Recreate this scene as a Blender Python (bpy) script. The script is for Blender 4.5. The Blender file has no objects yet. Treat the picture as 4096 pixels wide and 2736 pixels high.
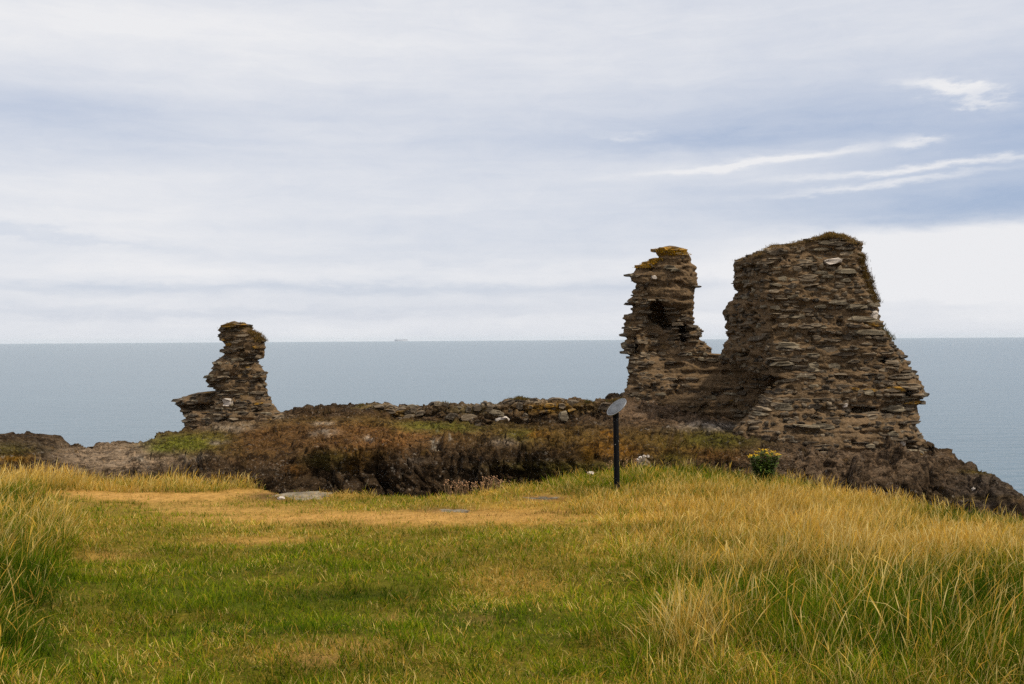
import bpy, math, random
import numpy as np
from mathutils import Matrix, Vector

random.seed(7)
RNG = np.random.default_rng(7)
scene = bpy.context.scene
col = scene.collection

# ------------------------------------------------------------------ camera
CAM = np.array([0.0, 0.0, 2.2])
FPX = 4096 * 35.0 / 36.0
PITCH = math.radians(-0.14)
ROLL = math.radians(0.364)
_F = np.array([0, math.cos(PITCH), math.sin(PITCH)])
_U0 = np.array([0, -math.sin(PITCH), math.cos(PITCH)])
_R0 = np.array([1.0, 0, 0])
_R = math.cos(ROLL) * _R0 - math.sin(ROLL) * _U0
_U = math.cos(ROLL) * _U0 + math.sin(ROLL) * _R0
cam_data = bpy.data.cameras.new('camera')
cam_data.lens = 35.0
cam_data.sensor_width = 36.0
cam_data.clip_start = 0.1
cam_data.clip_end = 200000.0
cam = bpy.data.objects.new('camera', cam_data)
cam.matrix_world = Matrix(((_R[0], _U[0], -_F[0], CAM[0]),
                           (_R[1], _U[1], -_F[1], CAM[1]),
                           (_R[2], _U[2], -_F[2], CAM[2]), (0, 0, 0, 1)))
col.objects.link(cam)
scene.camera = cam

SUN_EL = math.radians(54)
SUN_AZ = math.radians(118)      # clockwise from +Y (the view direction)

# ------------------------------------------------------------------ render / colour
scene.render.engine = 'CYCLES'
scene.view_settings.view_transform = 'Standard'
scene.view_settings.look = 'None'
scene.view_settings.exposure = 0.0
scene.view_settings.gamma = 1.0
scene.cycles.use_denoising = False
scene.cycles.denoiser = 'OPENIMAGEDENOISE'
scene.cycles.denoising_input_passes = 'RGB_ALBEDO_NORMAL'
scene.cycles.denoising_prefilter = 'ACCURATE'
scene.cycles.max_bounces = 6
scene.cycles.diffuse_bounces = 3
scene.cycles.transparent_max_bounces = 4
scene.cycles.volume_bounces = 1


# ------------------------------------------------------------------ node helpers
class NT:
    def __init__(self, tree):
        self.t = tree
        self.t.nodes.clear()

    def n(self, kind, **kw):
        nd = self.t.nodes.new(kind)
        for k, v in kw.items():
            setattr(nd, k, v)
        return nd

    def l(self, a, b):
        self.t.links.new(a, b)

    def put(self, sock, v):
        if hasattr(v, 'is_output'):
            self.l(v, sock)
        else:
            sock.default_value = v

    def math(self, op, a, b=None, c=None, clamp=False):
        nd = self.n('ShaderNodeMath', operation=op)
        nd.use_clamp = clamp
        self.put(nd.inputs[0], a)
        if b is not None:
            self.put(nd.inputs[1], b)
        if c is not None:
            self.put(nd.inputs[2], c)
        return nd.outputs[0]

    def mix(self, fac, a, b, blend='MIX'):
        nd = self.n('ShaderNodeMix', data_type='RGBA', blend_type=blend)
        self.put(nd.inputs[0], fac)
        self.put(nd.inputs[6], a if hasattr(a, 'is_output') else (*a, 1.0))
        self.put(nd.inputs[7], b if hasattr(b, 'is_output') else (*b, 1.0))
        return nd.outputs[2]

    def noise(self, vec, scale, detail=4.0, rough=0.55, dist=0.0):
        nd = self.n('ShaderNodeTexNoise')
        if vec is not None:
            self.l(vec, nd.inputs['Vector'])
        nd.inputs['Scale'].default_value = scale
        nd.inputs['Detail'].default_value = detail
        nd.inputs['Roughness'].default_value = rough
        nd.inputs['Distortion'].default_value = dist
        return nd.outputs['Fac']

    def ramp(self, fac, lo, hi, a=0.0, b=1.0):
        nd = self.n('ShaderNodeMapRange')
        nd.clamp = True
        nd.interpolation_type = 'SMOOTHSTEP'
        self.put(nd.inputs[0], fac)
        nd.inputs[1].default_value = lo
        nd.inputs[2].default_value = hi
        nd.inputs[3].default_value = a
        nd.inputs[4].default_value = b
        return nd.outputs[0]

    def mapping(self, vec, scale=(1, 1, 1), rot=(0, 0, 0)):
        nd = self.n('ShaderNodeMapping')
        self.l(vec, nd.inputs[0])
        nd.inputs['Scale'].default_value = scale
        nd.inputs['Rotation'].default_value = rot
        return nd.outputs[0]

    def xyz(self, x, y, z):
        nd = self.n('ShaderNodeCombineXYZ')
        self.put(nd.inputs[0], x)
        self.put(nd.inputs[1], y)
        self.put(nd.inputs[2], z)
        return nd.outputs[0]


# ------------------------------------------------------------------ world: sky with layered cloud
world = bpy.data.worlds.new('World')
scene.world = world
world.use_nodes = True
w = NT(world.node_tree)
tc = w.n('ShaderNodeTexCoord').outputs['Generated']
sky = w.n('ShaderNodeTexSky', sky_type='NISHITA')
sky.sun_disc = False
sky.sun_elevation = SUN_EL
sky.sun_rotation = SUN_AZ
sky.altitude = 10
sky.air_density = 1.0
sky.dust_density = 1.2
sky.ozone_density = 1.5
sep = w.n('ShaderNodeSeparateXYZ')
w.l(tc, sep.inputs[0])
az = w.math('ARCTAN2', sep.outputs[0], sep.outputs[1])
el = w.math('ARCSINE', w.math('MINIMUM', w.math('MAXIMUM', sep.outputs[2], -1.0), 1.0))
# wispy distortion of the cloud layers
wv = w.xyz(w.math('MULTIPLY', az, 5.0), w.math('MULTIPLY', el, 26.0), 0.0)
warp = w.math('SUBTRACT', w.noise(wv, 1.0, 5.0, 0.6), 0.5)
elw = w.math('ADD', el, w.math('MULTIPLY', warp, 0.022))
warp2 = w.math('SUBTRACT', w.noise(w.xyz(w.math('MULTIPLY', az, 22.0), w.math('MULTIPLY', el, 70.0), 3.0), 1.0, 6.0, 0.65), 0.5)
elf = w.math('ADD', elw, w.math('MULTIPLY', warp2, 0.020))
azf = w.math('ADD', az, w.math('MULTIPLY', warp2, 0.09))
big = w.math('SUBTRACT', w.noise(w.xyz(w.math('MULTIPLY', az, 2.1), w.math('MULTIPLY', elw, 8.0), 5.3), 1.0, 3.0, 0.5), 0.5)
fine = w.math('SUBTRACT', w.noise(w.xyz(w.math('MULTIPLY', az, 4.0), w.math('MULTIPLY', elw, 55.0), 1.7), 1.0, 4.0, 0.55), 0.5)
tex = w.math('SUBTRACT', w.noise(w.xyz(w.math('MULTIPLY', az, 14.0), w.math('MULTIPLY', elw, 48.0), 9.1), 1.0, 6.0, 0.68, 0.4), 0.5)
cl = w.math('ADD', w.math('ADD', w.math('ADD', 0.71, w.math('MULTIPLY', tex, 0.34)), w.math('MULTIPLY', big, 0.55)), w.math('MULTIPLY', fine, 0.34))


def cloud_bank(px, py, sx, sy, amp, tilt=0.0, wispy=True, power=2.0):
    """one bank of cloud (amp>0) or gap between clouds (amp<0) at its bearing and elevation"""
    global cl
    a0 = math.atan((px - 2048) / FPX)
    e0 = math.atan((1358 - py) / FPX * math.cos(a0))
    sa, se = sx / FPX, sy / FPX
    da = w.math('SUBTRACT', azf if wispy else az, a0)
    de = w.math('SUBTRACT', elf if wispy else elw, e0)
    if tilt:
        de = w.math('SUBTRACT', de, w.math('MULTIPLY', da, tilt))
    qa = w.math('POWER', w.math('ABSOLUTE', w.math('DIVIDE', da, sa)), power)
    qe = w.math('POWER', w.math('ABSOLUTE', w.math('DIVIDE', de, se)), power)
    g = w.math('EXPONENT', w.math('MULTIPLY', w.math('ADD', qa, qe), -1.0))
    cl = w.math('ADD', cl, w.math('MULTIPLY', g, amp))


cloud_bank(60, 440, 620, 120, -0.34, 0, False)
cloud_bank(1350, 560, 1100, 180, -0.16, 0, False)
cloud_bank(3000, 500, 1000, 130, -0.38, 0, False)
cloud_bank(4250, 600, 750, 230, -0.50, 0, False)
cloud_bank(2800, 575, 420, 45, -0.25, 0.0)
cloud_bank(4050, 850, 800, 75, -0.48, 0.02)
cloud_bank(3200, 800, 700, 90, -0.20, 0, False)
cloud_bank(900, 1150, 1700, 22, -0.24, 0.0)
cloud_bank(700, 1240, 1900, 24, -0.22, 0.0)
cloud_bank(2600, 1180, 900, 60, -0.16, 0.0)
cloud_bank(150, 925, 420, 22, -0.25, -0.09)
cloud_bank(800, 120, 1800, 200, 0.22, 0, False)
cloud_bank(500, 880, 800, 130, 0.20, 0, False)
cloud_bank(1500, 1090, 2200, 45, 0.18, 0, True)
cloud_bank(3800, 362, 115, 30, 0.75, -0.22)
cloud_bank(3960, 415, 70, 22, 0.45, -0.2)
cloud_bank(3090, 645, 420, 15, 0.66, 0.075)
cloud_bank(2520, 550, 110, 16, 0.30, 0.0)
cloud_bank(3780, 672, 500, 13, 0.66, 0.035)
cloud_bank(3560, 738, 360, 12, 0.52, 0.05)
cloud_bank(3690, 572, 60, 14, 0.50, 0.0)
cloud_bank(3950, 1030, 900, 130, 0.62, 0.0, True, 4.0)
cloud_bank(3500, 1180, 1300, 110, 0.22, 0.0, False)
cloud_bank(2048, 1290, 9000, 170, 0.13, 0.0, False)
cl = w.math('MINIMUM', w.math('MAXIMUM', cl, 0.0), 1.12)
CLOUD = (8.38, 8.42, 8.66)
blue = w.mix(0.75, sky.outputs[0], (4.15, 5.05, 7.0))
skycol = w.mix(w.math('MINIMUM', cl, 1.0), blue, CLOUD)
bg = w.n('ShaderNodeBackground')
w.l(skycol, bg.inputs[0])
bg.inputs[1].default_value = 0.1
wo = w.n('ShaderNodeOutputWorld')
w.l(bg.outputs[0], wo.inputs[0])

# ------------------------------------------------------------------ sun (veiled by cloud)
sd = bpy.data.lights.new('sun', 'SUN')
sd.energy = 3.4
sd.angle = math.radians(7)
sd.color = (1.0, 0.92, 0.78)
sun = bpy.data.objects.new('sun', sd)
sdir = Vector((math.sin(SUN_AZ) * math.cos(SUN_EL), math.cos(SUN_AZ) * math.cos(SUN_EL), math.sin(SUN_EL)))
sun.rotation_euler = sdir.to_track_quat('Z', 'Y').to_euler()
sun.location = (0, 0, 60)
col.objects.link(sun)


# ------------------------------------------------------------------ maths helpers
def at(px, py, Y):
    """world point on the ray of a photograph pixel (4096 x 2736) at distance Y"""
    px, py, Y = np.broadcast_arrays(np.asarray(px, float), np.asarray(py, float), np.asarray(Y, float))
    a = (px - 2048) / FPX
    b = -(py - 1368) / FPX
    d = _F + a[..., None] * _R + b[..., None] * _U
    return CAM + d * (Y / d[..., 1])[..., None]


def to_px(P):
    d = P - CAM
    f = d @ _F
    f = np.where(np.abs(f) < 0.05, 0.05, f)
    return 2048 + FPX * (d @ _R) / f, 1368 - FPX * (d @ _U) / f


def _hash(ix, iy, iz, seed):
    h = (ix * 374761393 + iy * 668265263 + iz * 2147483647 + seed * 974711) & 0xFFFFFFFF
    h = ((h ^ (h >> 13)) * 1274126177) & 0xFFFFFFFF
    h = (h ^ (h >> 16)) & 0xFFFFFFFF
    h = (h * 2246822519) & 0xFFFFFFFF
    h = h ^ (h >> 15)
    return h.astype(np.float64) / 2147483648.0 - 1.0


def vnoise(P, seed=0):
    i = np.floor(P).astype(np.int64)
    f = P - i
    u = f * f * f * (f * (f * 6 - 15) + 10)
    out = 0
    for dx in (0, 1):
        wx = u[..., 0] if dx else 1 - u[..., 0]
        for dy in (0, 1):
            wy = u[..., 1] if dy else 1 - u[..., 1]
            for dz in (0, 1):
                wz = u[..., 2] if dz else 1 - u[..., 2]
                out = out + wx * wy * wz * _hash(i[..., 0] + dx, i[..., 1] + dy, i[..., 2] + dz, seed)
    return out


def fbm(P, octaves=4, seed=0, gain=0.5):
    P = np.asarray(P, float)
    a, s, tot = 1.0, 0.0, 0.0
    for o in range(octaves):
        s = s + a * vnoise(P * (2.03 ** o) + 17.3 * o, seed + o)
        tot += a
        a *= gain
    return s / tot


def blocks(a, b, c, thick, length, seed):
    """layered slabs: a along the layer, b depth, c across the layers; returns random offset per slab and joint depth"""
    P = np.stack([a * 0.6, b * 0.6, c * 0.6], -1)
    zc = c / thick + 0.9 * fbm(P, 3, seed + 3)
    i = np.floor(zc).astype(np.int64)
    fz = zc - i
    z0 = np.zeros_like(i)
    xc = a / length + 7.0 * _hash(i, z0, z0, seed) + 0.25 * b / length + 0.5 * fbm(P * 2.2, 2, seed + 7)
    j = np.floor(xc).astype(np.int64)
    fx = xc - j
    off = _hash(i, j, z0, seed + 1)
    joint = (1 - smooth(0.0, 0.16, np.minimum(fz, 1 - fz))) + 0.7 * (1 - smooth(0.0, 0.07, np.minimum(fx, 1 - fx)))
    return off, np.clip(joint, 0, 1)


def facets(P, seed):
    """broken rock: every cell is a randomly tilted facet; returns height and closeness to a joint"""
    i0 = np.floor(P).astype(np.int64)
    best = np.full(P.shape[:-1], 9.0)
    second = np.full(P.shape[:-1], 9.0)
    val = np.zeros(P.shape[:-1])
    for dx in (-1, 0, 1):
        for dy in (-1, 0, 1):
            for dz in (-1, 0, 1):
                a, b, c = i0[..., 0] + dx, i0[..., 1] + dy, i0[..., 2] + dz
                f = np.stack([a + .5 + .42 * _hash(a, b, c, seed), b + .5 + .42 * _hash(a, b, c, seed + 1), c + .5 + .42 * _hash(a, b, c, seed + 2)], -1)
                v = P - f
                d = np.sqrt((v * v).sum(-1))
                t = np.stack([_hash(a, b, c, seed + 3), _hash(a, b, c, seed + 4), _hash(a, b, c, seed + 5)], -1)
                h = (v * t).sum(-1) * 1.2 + 0.5 * _hash(a, b, c, seed + 6)
                nearer = d < best
                second = np.where(nearer, best, np.minimum(second, d))
                val = np.where(nearer, h, val)
                best = np.where(nearer, d, best)
    return val, 1 - smooth(0.0, 0.10, second - best)


def smooth(a, b, x):
    t = np.clip((x - a) / (b - a), 0, 1)
    return t * t * (3 - 2 * t)


def blob(px, py, cx, cy, rx, ry):
    return np.exp(-((px - cx) / rx) ** 2 - ((py - cy) / ry) ** 2)


# ------------------------------------------------------------------ object helpers
def finish(o, label=None, cat=None, group=None, kind=None, parent=None):
    col.objects.link(o)
    if parent is not None:
        o.parent = parent
        o.matrix_parent_inverse = parent.matrix_world.inverted()
    if label:
        o['label'] = label
    if cat:
        o['category'] = cat
    if group:
        o['group'] = group
    if kind:
        o['kind'] = kind
    return o


def empty(name, loc, **kw):
    o = bpy.data.objects.new(name, None)
    o.empty_display_size = 0.2
    o.location = loc
    o.matrix_world = Matrix.Translation(loc)
    return finish(o, **kw)


def mesh_from(name, V, faces_flat, starts, mat, colors=None, smooth_shade=False):
    me = bpy.data.meshes.new(name)
    V = np.asarray(V, np.float32)
    me.vertices.add(len(V))
    me.vertices.foreach_set('co', V.ravel())
    me.loops.add(len(faces_flat))
    me.loops.foreach_set('vertex_index', np.asarray(faces_flat, np.int32))
    me.polygons.add(len(starts))
    me.polygons.foreach_set('loop_start', np.asarray(starts, np.int32))
    if smooth_shade:
        me.polygons.foreach_set('use_smooth', np.ones(len(starts), bool))
    me.update(calc_edges=True)
    if colors is not None:
        a = me.color_attributes.new('Col', 'FLOAT_COLOR', 'POINT')
        c = np.ones((len(V), 4), np.float32)
        c[:, :3] = colors
        a.data.foreach_set('color', c.ravel())
    me.materials.append(mat)
    return me


def mesh_quads(name, V, quads, mat, colors=None, smooth_shade=False, tris=None):
    q = np.asarray(quads, np.int32)
    flat = q.ravel()
    st = np.arange(len(q)) * 4
    if tris is not None and len(tris):
        t = np.asarray(tris, np.int32)
        st = np.concatenate([st, len(flat) + np.arange(len(t)) * 3])
        flat = np.concatenate([flat, t.ravel()])
    return mesh_from(name, V, flat, st, mat, colors, smooth_shade)


def grid_quads(nr, nc, wrap=False):
    r = np.arange(nr - 1)[:, None]
    c = np.arange(nc if wrap else nc - 1)[None, :]
    c2 = (c + 1) % nc
    return np.stack(np.broadcast_arrays(r * nc + c, r * nc + c2, (r + 1) * nc + c2, (r + 1) * nc + c), -1).reshape(-1, 4)


def tube(pts, radii, n=8, caps=True):
    """swept tube through pts; returns V, quads, tris"""
    pts = [Vector(p) for p in pts]
    V, Q, T = [], [], []
    for i, p in enumerate(pts):
        d = (pts[min(i + 1, len(pts) - 1)] - pts[max(i - 1, 0)]).normalized()
        a = d.cross(Vector((0.31, 0.95, 0.05))).normalized()
        b = d.cross(a)
        for k in range(n):
            t = 2 * math.pi * k / n
            V.append(p + (a * math.cos(t) + b * math.sin(t)) * radii[i])
    for i in range(len(pts) - 1):
        for k in range(n):
            Q.append((i * n + k, i * n + (k + 1) % n, (i + 1) * n + (k + 1) % n, (i + 1) * n + k))
    if caps:
        for e in (0, len(pts) - 1):
            V.append(pts[e])
            c = len(V) - 1
            for k in range(n):
                T.append((c, e * n + k, e * n + (k + 1) % n))
    return [tuple(v) for v in V], Q, T


# ------------------------------------------------------------------ materials
def new_mat(name):
    m = bpy.data.materials.new(name)
    m.use_nodes = True
    return m, NT(m.node_tree)


def out_bsdf(t, color, rough=0.9, spec=0.2, bump=None, bump_dist=0.02, bump_strength=0.6):
    b = t.n('ShaderNodeBsdfPrincipled')
    t.put(b.inputs['Base Color'], color if hasattr(color, 'is_output') else (*color, 1))
    t.put(b.inputs['Roughness'], rough)
    b.inputs['Specular IOR Level'].default_value = spec
    if bump is not None:
        bn = t.n('ShaderNodeBump')
        bn.inputs['Strength'].default_value = bump_strength
        bn.inputs['Distance'].default_value = bump_dist
        t.l(bump, bn.inputs['Height'])
        t.l(bn.outputs[0], b.inputs['Normal'])
    o = t.n('ShaderNodeOutputMaterial')
    t.l(b.outputs[0], o.inputs[0])
    return b


def mat_blade(name, transl=0.42):
    m, t = new_mat(name)
    c = t.n('ShaderNodeAttribute', attribute_name='Col').outputs['Color']
    d = t.n('ShaderNodeBsdfDiffuse')
    t.l(c, d.inputs[0])
    tr = t.n('ShaderNodeBsdfTranslucent')
    t.l(c, tr.inputs[0])
    mx = t.n('ShaderNodeMixShader')
    mx.inputs[0].default_value = transl
    t.l(d.outputs[0], mx.inputs[1])
    t.l(tr.outputs[0], mx.inputs[2])
    o = t.n('ShaderNodeOutputMaterial')
    t.l(mx.outputs[0], o.inputs[0])
    return m


M_BLADE = mat_blade('grass_blade')


def mat_ground():
    m, t = new_mat('turf_soil')
    c = t.n('ShaderNodeAttribute', attribute_name='Col').outputs['Color']
    g = t.n('ShaderNodeNewGeometry').outputs['Position']
    n1 = t.noise(g, 9.0, 6.0, 0.65)
    n2 = t.noise(g, 45.0, 4.0, 0.7)
    cc = t.mix(t.ramp(n1, 0.3, 0.7), t.mix(1.0, c, (0.55, 0.55, 0.5), 'MULTIPLY'), c)
    cc = t.mix(t.ramp(n2, 0.45, 0.75, 0.0, 0.5), cc, t.mix(1.0, c, (1.7, 1.55, 1.3), 'MULTIPLY'))
    out_bsdf(t, cc, 1.0, 0.05, n2, 0.02, 0.8)
    return m


def mat_rock():
    m, t = new_mat('headland_rock')
    c = t.n('ShaderNodeAttribute', attribute_name='Col').outputs['Color']
    wet = t.n('ShaderNodeAttribute', attribute_name='Lichen').outputs['Fac']
    g = t.n('ShaderNodeNewGeometry').outputs['Position']
    dip = t.mapping(g, (1.3, 1.0, 3.6), (0.0, math.radians(28), 0.0))
    s1 = t.noise(dip, 1.6, 7.0, 0.68, 0.6)
    s2 = t.noise(g, 7.0, 7.0, 0.7)
    s3 = t.noise(g, 26.0, 4.0, 0.7)
    cc = t.mix(t.ramp(s1, 0.38, 0.62), t.mix(1.0, c, (0.30, 0.26, 0.22), 'MULTIPLY'), t.mix(1.0, c, (1.5, 1.45, 1.4), 'MULTIPLY'))
    cc = t.mix(t.ramp(s2, 0.47, 0.66, 0.0, 0.8), cc, t.mix(1.0, c, (2.3, 2.1, 1.9), 'MULTIPLY'))
    cc = t.mix(t.ramp(s3, 0.34, 0.50, 0.8, 0.0), cc, (0.010, 0.007, 0.004))
    # pale crustose lichen flecks
    lich = t.math('MULTIPLY', t.ramp(t.noise(g, 13.0, 4.0, 0.65), 0.58, 0.66), t.ramp(t.noise(g, 1.9, 3.0, 0.6), 0.45, 0.60))
    lich = t.math('MAXIMUM', lich, t.math('MULTIPLY', t.ramp(t.noise(g, 31.0, 2.0, 0.5), 0.68, 0.72), 0.8))
    cc = t.mix(t.math('MULTIPLY', t.math('MULTIPLY', lich, wet), 0.8), cc, (0.34, 0.29, 0.23))
    och = t.ramp(t.noise(g, 1.4, 5.0, 0.7), 0.60, 0.70, 0.0, 0.55)
    cc = t.mix(t.math('MULTIPLY', och, wet), cc, (0.16, 0.085, 0.015))
    h = t.math('ADD', t.math('MULTIPLY', s1, 1.0), t.math('MULTIPLY', s2, 0.6))
    h = t.math('ADD', h, t.math('MULTIPLY', s3, 0.25))
    out_bsdf(t, cc, 0.95, 0.06, h, 0.12, 0.9)
    return m


def mat_mortar():
    m, t = new_mat('lime_mortar_rubble')
    g = t.n('ShaderNodeNewGeometry').outputs['Position']
    lay = t.mapping(g, (2.2, 2.2, 9.0))
    n1 = t.noise(lay, 1.2, 7.0, 0.7, 0.4)
    n2 = t.noise(g, 1.1, 4.0, 0.6)
    n3 = t.noise(g, 22.0, 5.0, 0.7)
    cc = t.mix(t.ramp(n1, 0.33, 0.64), (0.045, 0.028, 0.013), (0.205, 0.130, 0.066))
    cc = t.mix(t.ramp(n2, 0.42, 0.66, 0.0, 0.6), cc, (0.25, 0.16, 0.085))
    cc = t.mix(t.ramp(n3, 0.52, 0.72, 0.0, 0.6), cc, (0.25, 0.20, 0.145))
    cc = t.mix(t.ramp(n3, 0.30, 0.46, 0.85, 0.0), cc, (0.016, 0.010, 0.006))
    och = t.ramp(t.noise(g, 1.7, 5.0, 0.65), 0.62, 0.72, 0.0, 0.5)
    cc = t.mix(och, cc, (0.15, 0.085, 0.02))
    h = t.math('ADD', n1, t.math('MULTIPLY', n3, 0.5))
    out_bsdf(t, cc, 0.95, 0.1, h, 0.07, 1.0)
    return m


def mat_stone(name, dark, mid, pale, fleck=0.35, ochre=0.0):
    m, t = new_mat(name)
    g = t.n('ShaderNodeNewGeometry')
    pos = g.outputs['Position']
    rnd = t.math('FRACT', t.math('ADD', t.n('ShaderNodeObjectInfo').outputs['Random'], g.outputs['Random Per Island']))
    lay = t.mapping(pos, (3.0, 3.0, 26.0))
    n1 = t.noise(lay, 1.0, 6.0, 0.7, 0.5)
    n2 = t.noise(pos, 14.0, 5.0, 0.65)
    base = t.mix(rnd, dark, mid)
    cc = t.mix(t.ramp(n1, 0.35, 0.68), t.mix(1.0, base, (0.5, 0.48, 0.46), 'MULTIPLY'), t.mix(1.0, base, (1.35, 1.32, 1.28), 'MULTIPLY'))
    cc = t.mix(t.ramp(n2, 0.56, 0.70, 0.0, fleck), cc, pale)
    if ochre:
        cc = t.mix(t.ramp(t.noise(pos, 4.0, 4.0, 0.6), 0.38, 0.56, 0.0, ochre), cc, (0.36, 0.185, 0.018))
    h = t.math('ADD', n1, t.math('MULTIPLY', n2, 0.5))
    out_bsdf(t, cc, 0.85, 0.25, h, 0.04, 0.8)
    return m


M_GROUND = mat_ground()
M_ROCK = mat_rock()
M_MORTAR = mat_mortar()
M_STONE = mat_stone('schist_stone', (0.038, 0.027, 0.017), (0.235, 0.178, 0.115), (0.46, 0.40, 0.29), 0.6)
M_STONE_GREY = mat_stone('grey_schist_stone', (0.12, 0.096, 0.062), (0.26, 0.21, 0.138), (0.54, 0.47, 0.33), 0.6)
M_STONE_OCHRE = mat_stone('lichened_stone', (0.10, 0.07, 0.04), (0.17, 0.125, 0.07), (0.3, 0.26, 0.18), 0.3, 0.9)
M_STONE_WHITE = mat_stone('quartz_stone', (0.50, 0.43, 0.36), (0.62, 0.55, 0.48), (0.75, 0.70, 0.64), 0.6)


def mat_sea():
    m, t = new_mat('sea_water')
    g = t.n('ShaderNodeNewGeometry').outputs['Position']
    v1 = t.mapping(g, (0.10, 0.32, 0.0), (0, 0, math.radians(6)))
    v2 = t.mapping(g, (0.5, 1.3, 0.0), (0, 0, math.radians(-12)))
    v3 = t.mapping(g, (0.0045, 0.016, 0.0), (0, 0, math.radians(4)))
    n1 = t.noise(v1, 1.0, 5.0, 0.62, 0.3)
    n2 = t.noise(v2, 1.0, 3.0, 0.6)
    n3 = t.noise(v3, 1.0, 4.0, 0.55)
    h = t.math('ADD', n1, t.math('MULTIPLY', n2, 0.3))
    base = t.mix(t.ramp(n3, 0.35, 0.65), (0.052, 0.108, 0.142), (0.058, 0.116, 0.150))
    b = out_bsdf(t, base, 0.20, 0.5, h, 0.36, 0.85)
    b.inputs['IOR'].default_value = 1.333
    return m


M_SEA = mat_sea()

# ------------------------------------------------------------------ sea
SEA_Z = -12.0


def build_sea():
    ys = np.concatenate([np.linspace(-400, 30, 12), np.geomspace(34, 14500, 90)])
    xs = np.concatenate([-np.geomspace(30000, 30, 40), np.linspace(-24, 24, 9), np.geomspace(30, 30000, 40)])
    X, Yg = np.meshgrid(xs, ys)
    V = np.stack([X, Yg, np.full_like(X, SEA_Z)], -1).reshape(-1, 3)
    me = mesh_quads('sea', V, grid_quads(len(ys), len(xs)), M_SEA)
    finish(bpy.data.objects.new('sea', me), kind='structure')


build_sea()

# ------------------------------------------------------------------ grassy ground in front of the ditch
EDGE = np.array([
    (-2500, 1880, 19), (-900, 1905, 17), (0, 1935, 16.2), (300, 1925, 16.6), (450, 1930, 16.6), (700, 1935, 16.2), (1000, 1955, 15.2),
    (1100, 1972, 14.6), (1300, 1975, 14.5), (1700, 1985, 14.1), (1850, 1980, 14.2), (2000, 1955, 15.0),
    (2200, 1930, 15.8), (2400, 1908, 16.4), (2550, 1890, 16.8), (2700, 1888, 16.8), (3000, 1912, 16.2),
    (3200, 1940, 15.3), (3500, 2010, 13.8), (3800, 2070, 12.9), (4096, 2110, 12.3), (5000, 2180, 11.3), (7000, 2260, 10.3)])
NOISE_OFF = 0.0


def ground_z(x, y, detail=True):
    x = np.asarray(x, float)
    y = np.asarray(y, float)
    yc = np.maximum(y, 0.5)
    px = np.clip(2048 + FPX * x / yc, -2500, 7000)
    pe = np.interp(px, EDGE[:, 0], EDGE[:, 1])
    ye = np.interp(px, EDGE[:, 0], EDGE[:, 2])
    ze = at(px, pe, ye)[..., 2]
    plane = CAM[2] - 1.42 - 0.055 * np.clip(y, -8, 40)
    plane_e = CAM[2] - 1.42 - 0.055 * ye
    ww = smooth(0.55, 1.0, y / ye)
    z = plane + ww * (ze - plane_e)
    # bank on the left and hummocks on the right
    z = z + 0.16 * smooth(0.38, 0.60, -x / yc) * smooth(2, 6, y) * (1 - smooth(0.8, 1.0, y / ye))
    z = z + 0.10 * np.exp(-((x - 3.4) / 1.7) ** 2 - ((y - 7.0) / 1.6) ** 2)
    if detail:
        P = np.stack([x, y, np.zeros_like(x)], -1)
        z = z + 0.06 * fbm(P * 0.9, 3, 11) + 0.024 * fbm(P * 3.1, 2, 12) + 0.05 * fbm(P * np.array([0.55, 2.0, 1.0]), 3, 13)
    over = np.maximum(y - ye, 0)
    z = z - np.minimum(over * 0.25 + over ** 2 * 1.3, 4.5)
    return z


def edge_y(x, y):
    px = np.clip(2048 + FPX * x / np.maximum(y, 0.5), -2500, 7000)
    return np.interp(px, EDGE[:, 0], EDGE[:, 2])


# fields over the turf: dryness, grass height, trampled / bare
DRY = [(1100, 2450, 1200, 260, .10, 1), (2000, 2520, 500, 260, .20, 1), (1900, 2230, 900, 70, .30, .8),
       (600, 1965, 560, 42, .95, 1), (1400, 2070, 760, 42, .82, 1), (2050, 2075, 420, 40, .85, 1), (1080, 2150, 280, 26, .85, .9),
       (2060, 2320, 230, 55, .75, .85), (430, 2225, 130, 30, .7, .8), (700, 2060, 500, 28, .3, .8), (500, 2480, 350, 22, .45, .6),
       (1300, 2620, 330, 45, .65, .7), (1500, 2390, 200, 40, .05, .8), (2450, 2200, 300, 70, .45, .8), (2150, 2640, 300, 60, .5, .5),
       (3050, 2080, 560, 100, 1.0, 1), (3750, 2230, 520, 95, .92, 1), (2600, 2040, 330, 60, .9, 1), (3400, 2000, 420, 60, .88, .9),
       (2900, 2260, 520, 80, .72, .9), (2250, 1995, 380, 36, .82, .9), (2700, 1890, 220, 45, .18, .95), (2350, 1945, 260, 26, .28, .9),
       (3880, 2085, 260, 34, .10, .95), (3150, 1955, 150, 24, .35, .8), (3300, 2560, 950, 190, .14, 1), (3950, 2450, 460, 120, .02, 1), (3400, 2680, 700, 80, .2, .8),
       (3000, 2430, 300, 70, .05, .9), (2800, 2600, 190, 120, .85, .9), (3000, 2700, 200, 60, .6, .8), (3500, 2360, 260, 40, .6, .6),
       (100, 1925, 280, 45, 1.0, 1), (60, 2010, 220, 45, .10, 1), (220, 2110, 200, 55, .6, .9), (100, 2210, 200, 70, .28, .9), (60, 2380, 200, 90, .06, .95),
       (60, 2560, 190, 110, .05, .95), (790, 1950, 370, 22, .80, 1), (1600, 1972, 420, 18, .85, .9), (3600, 1990, 300, 40, .9, .7)]
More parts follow.
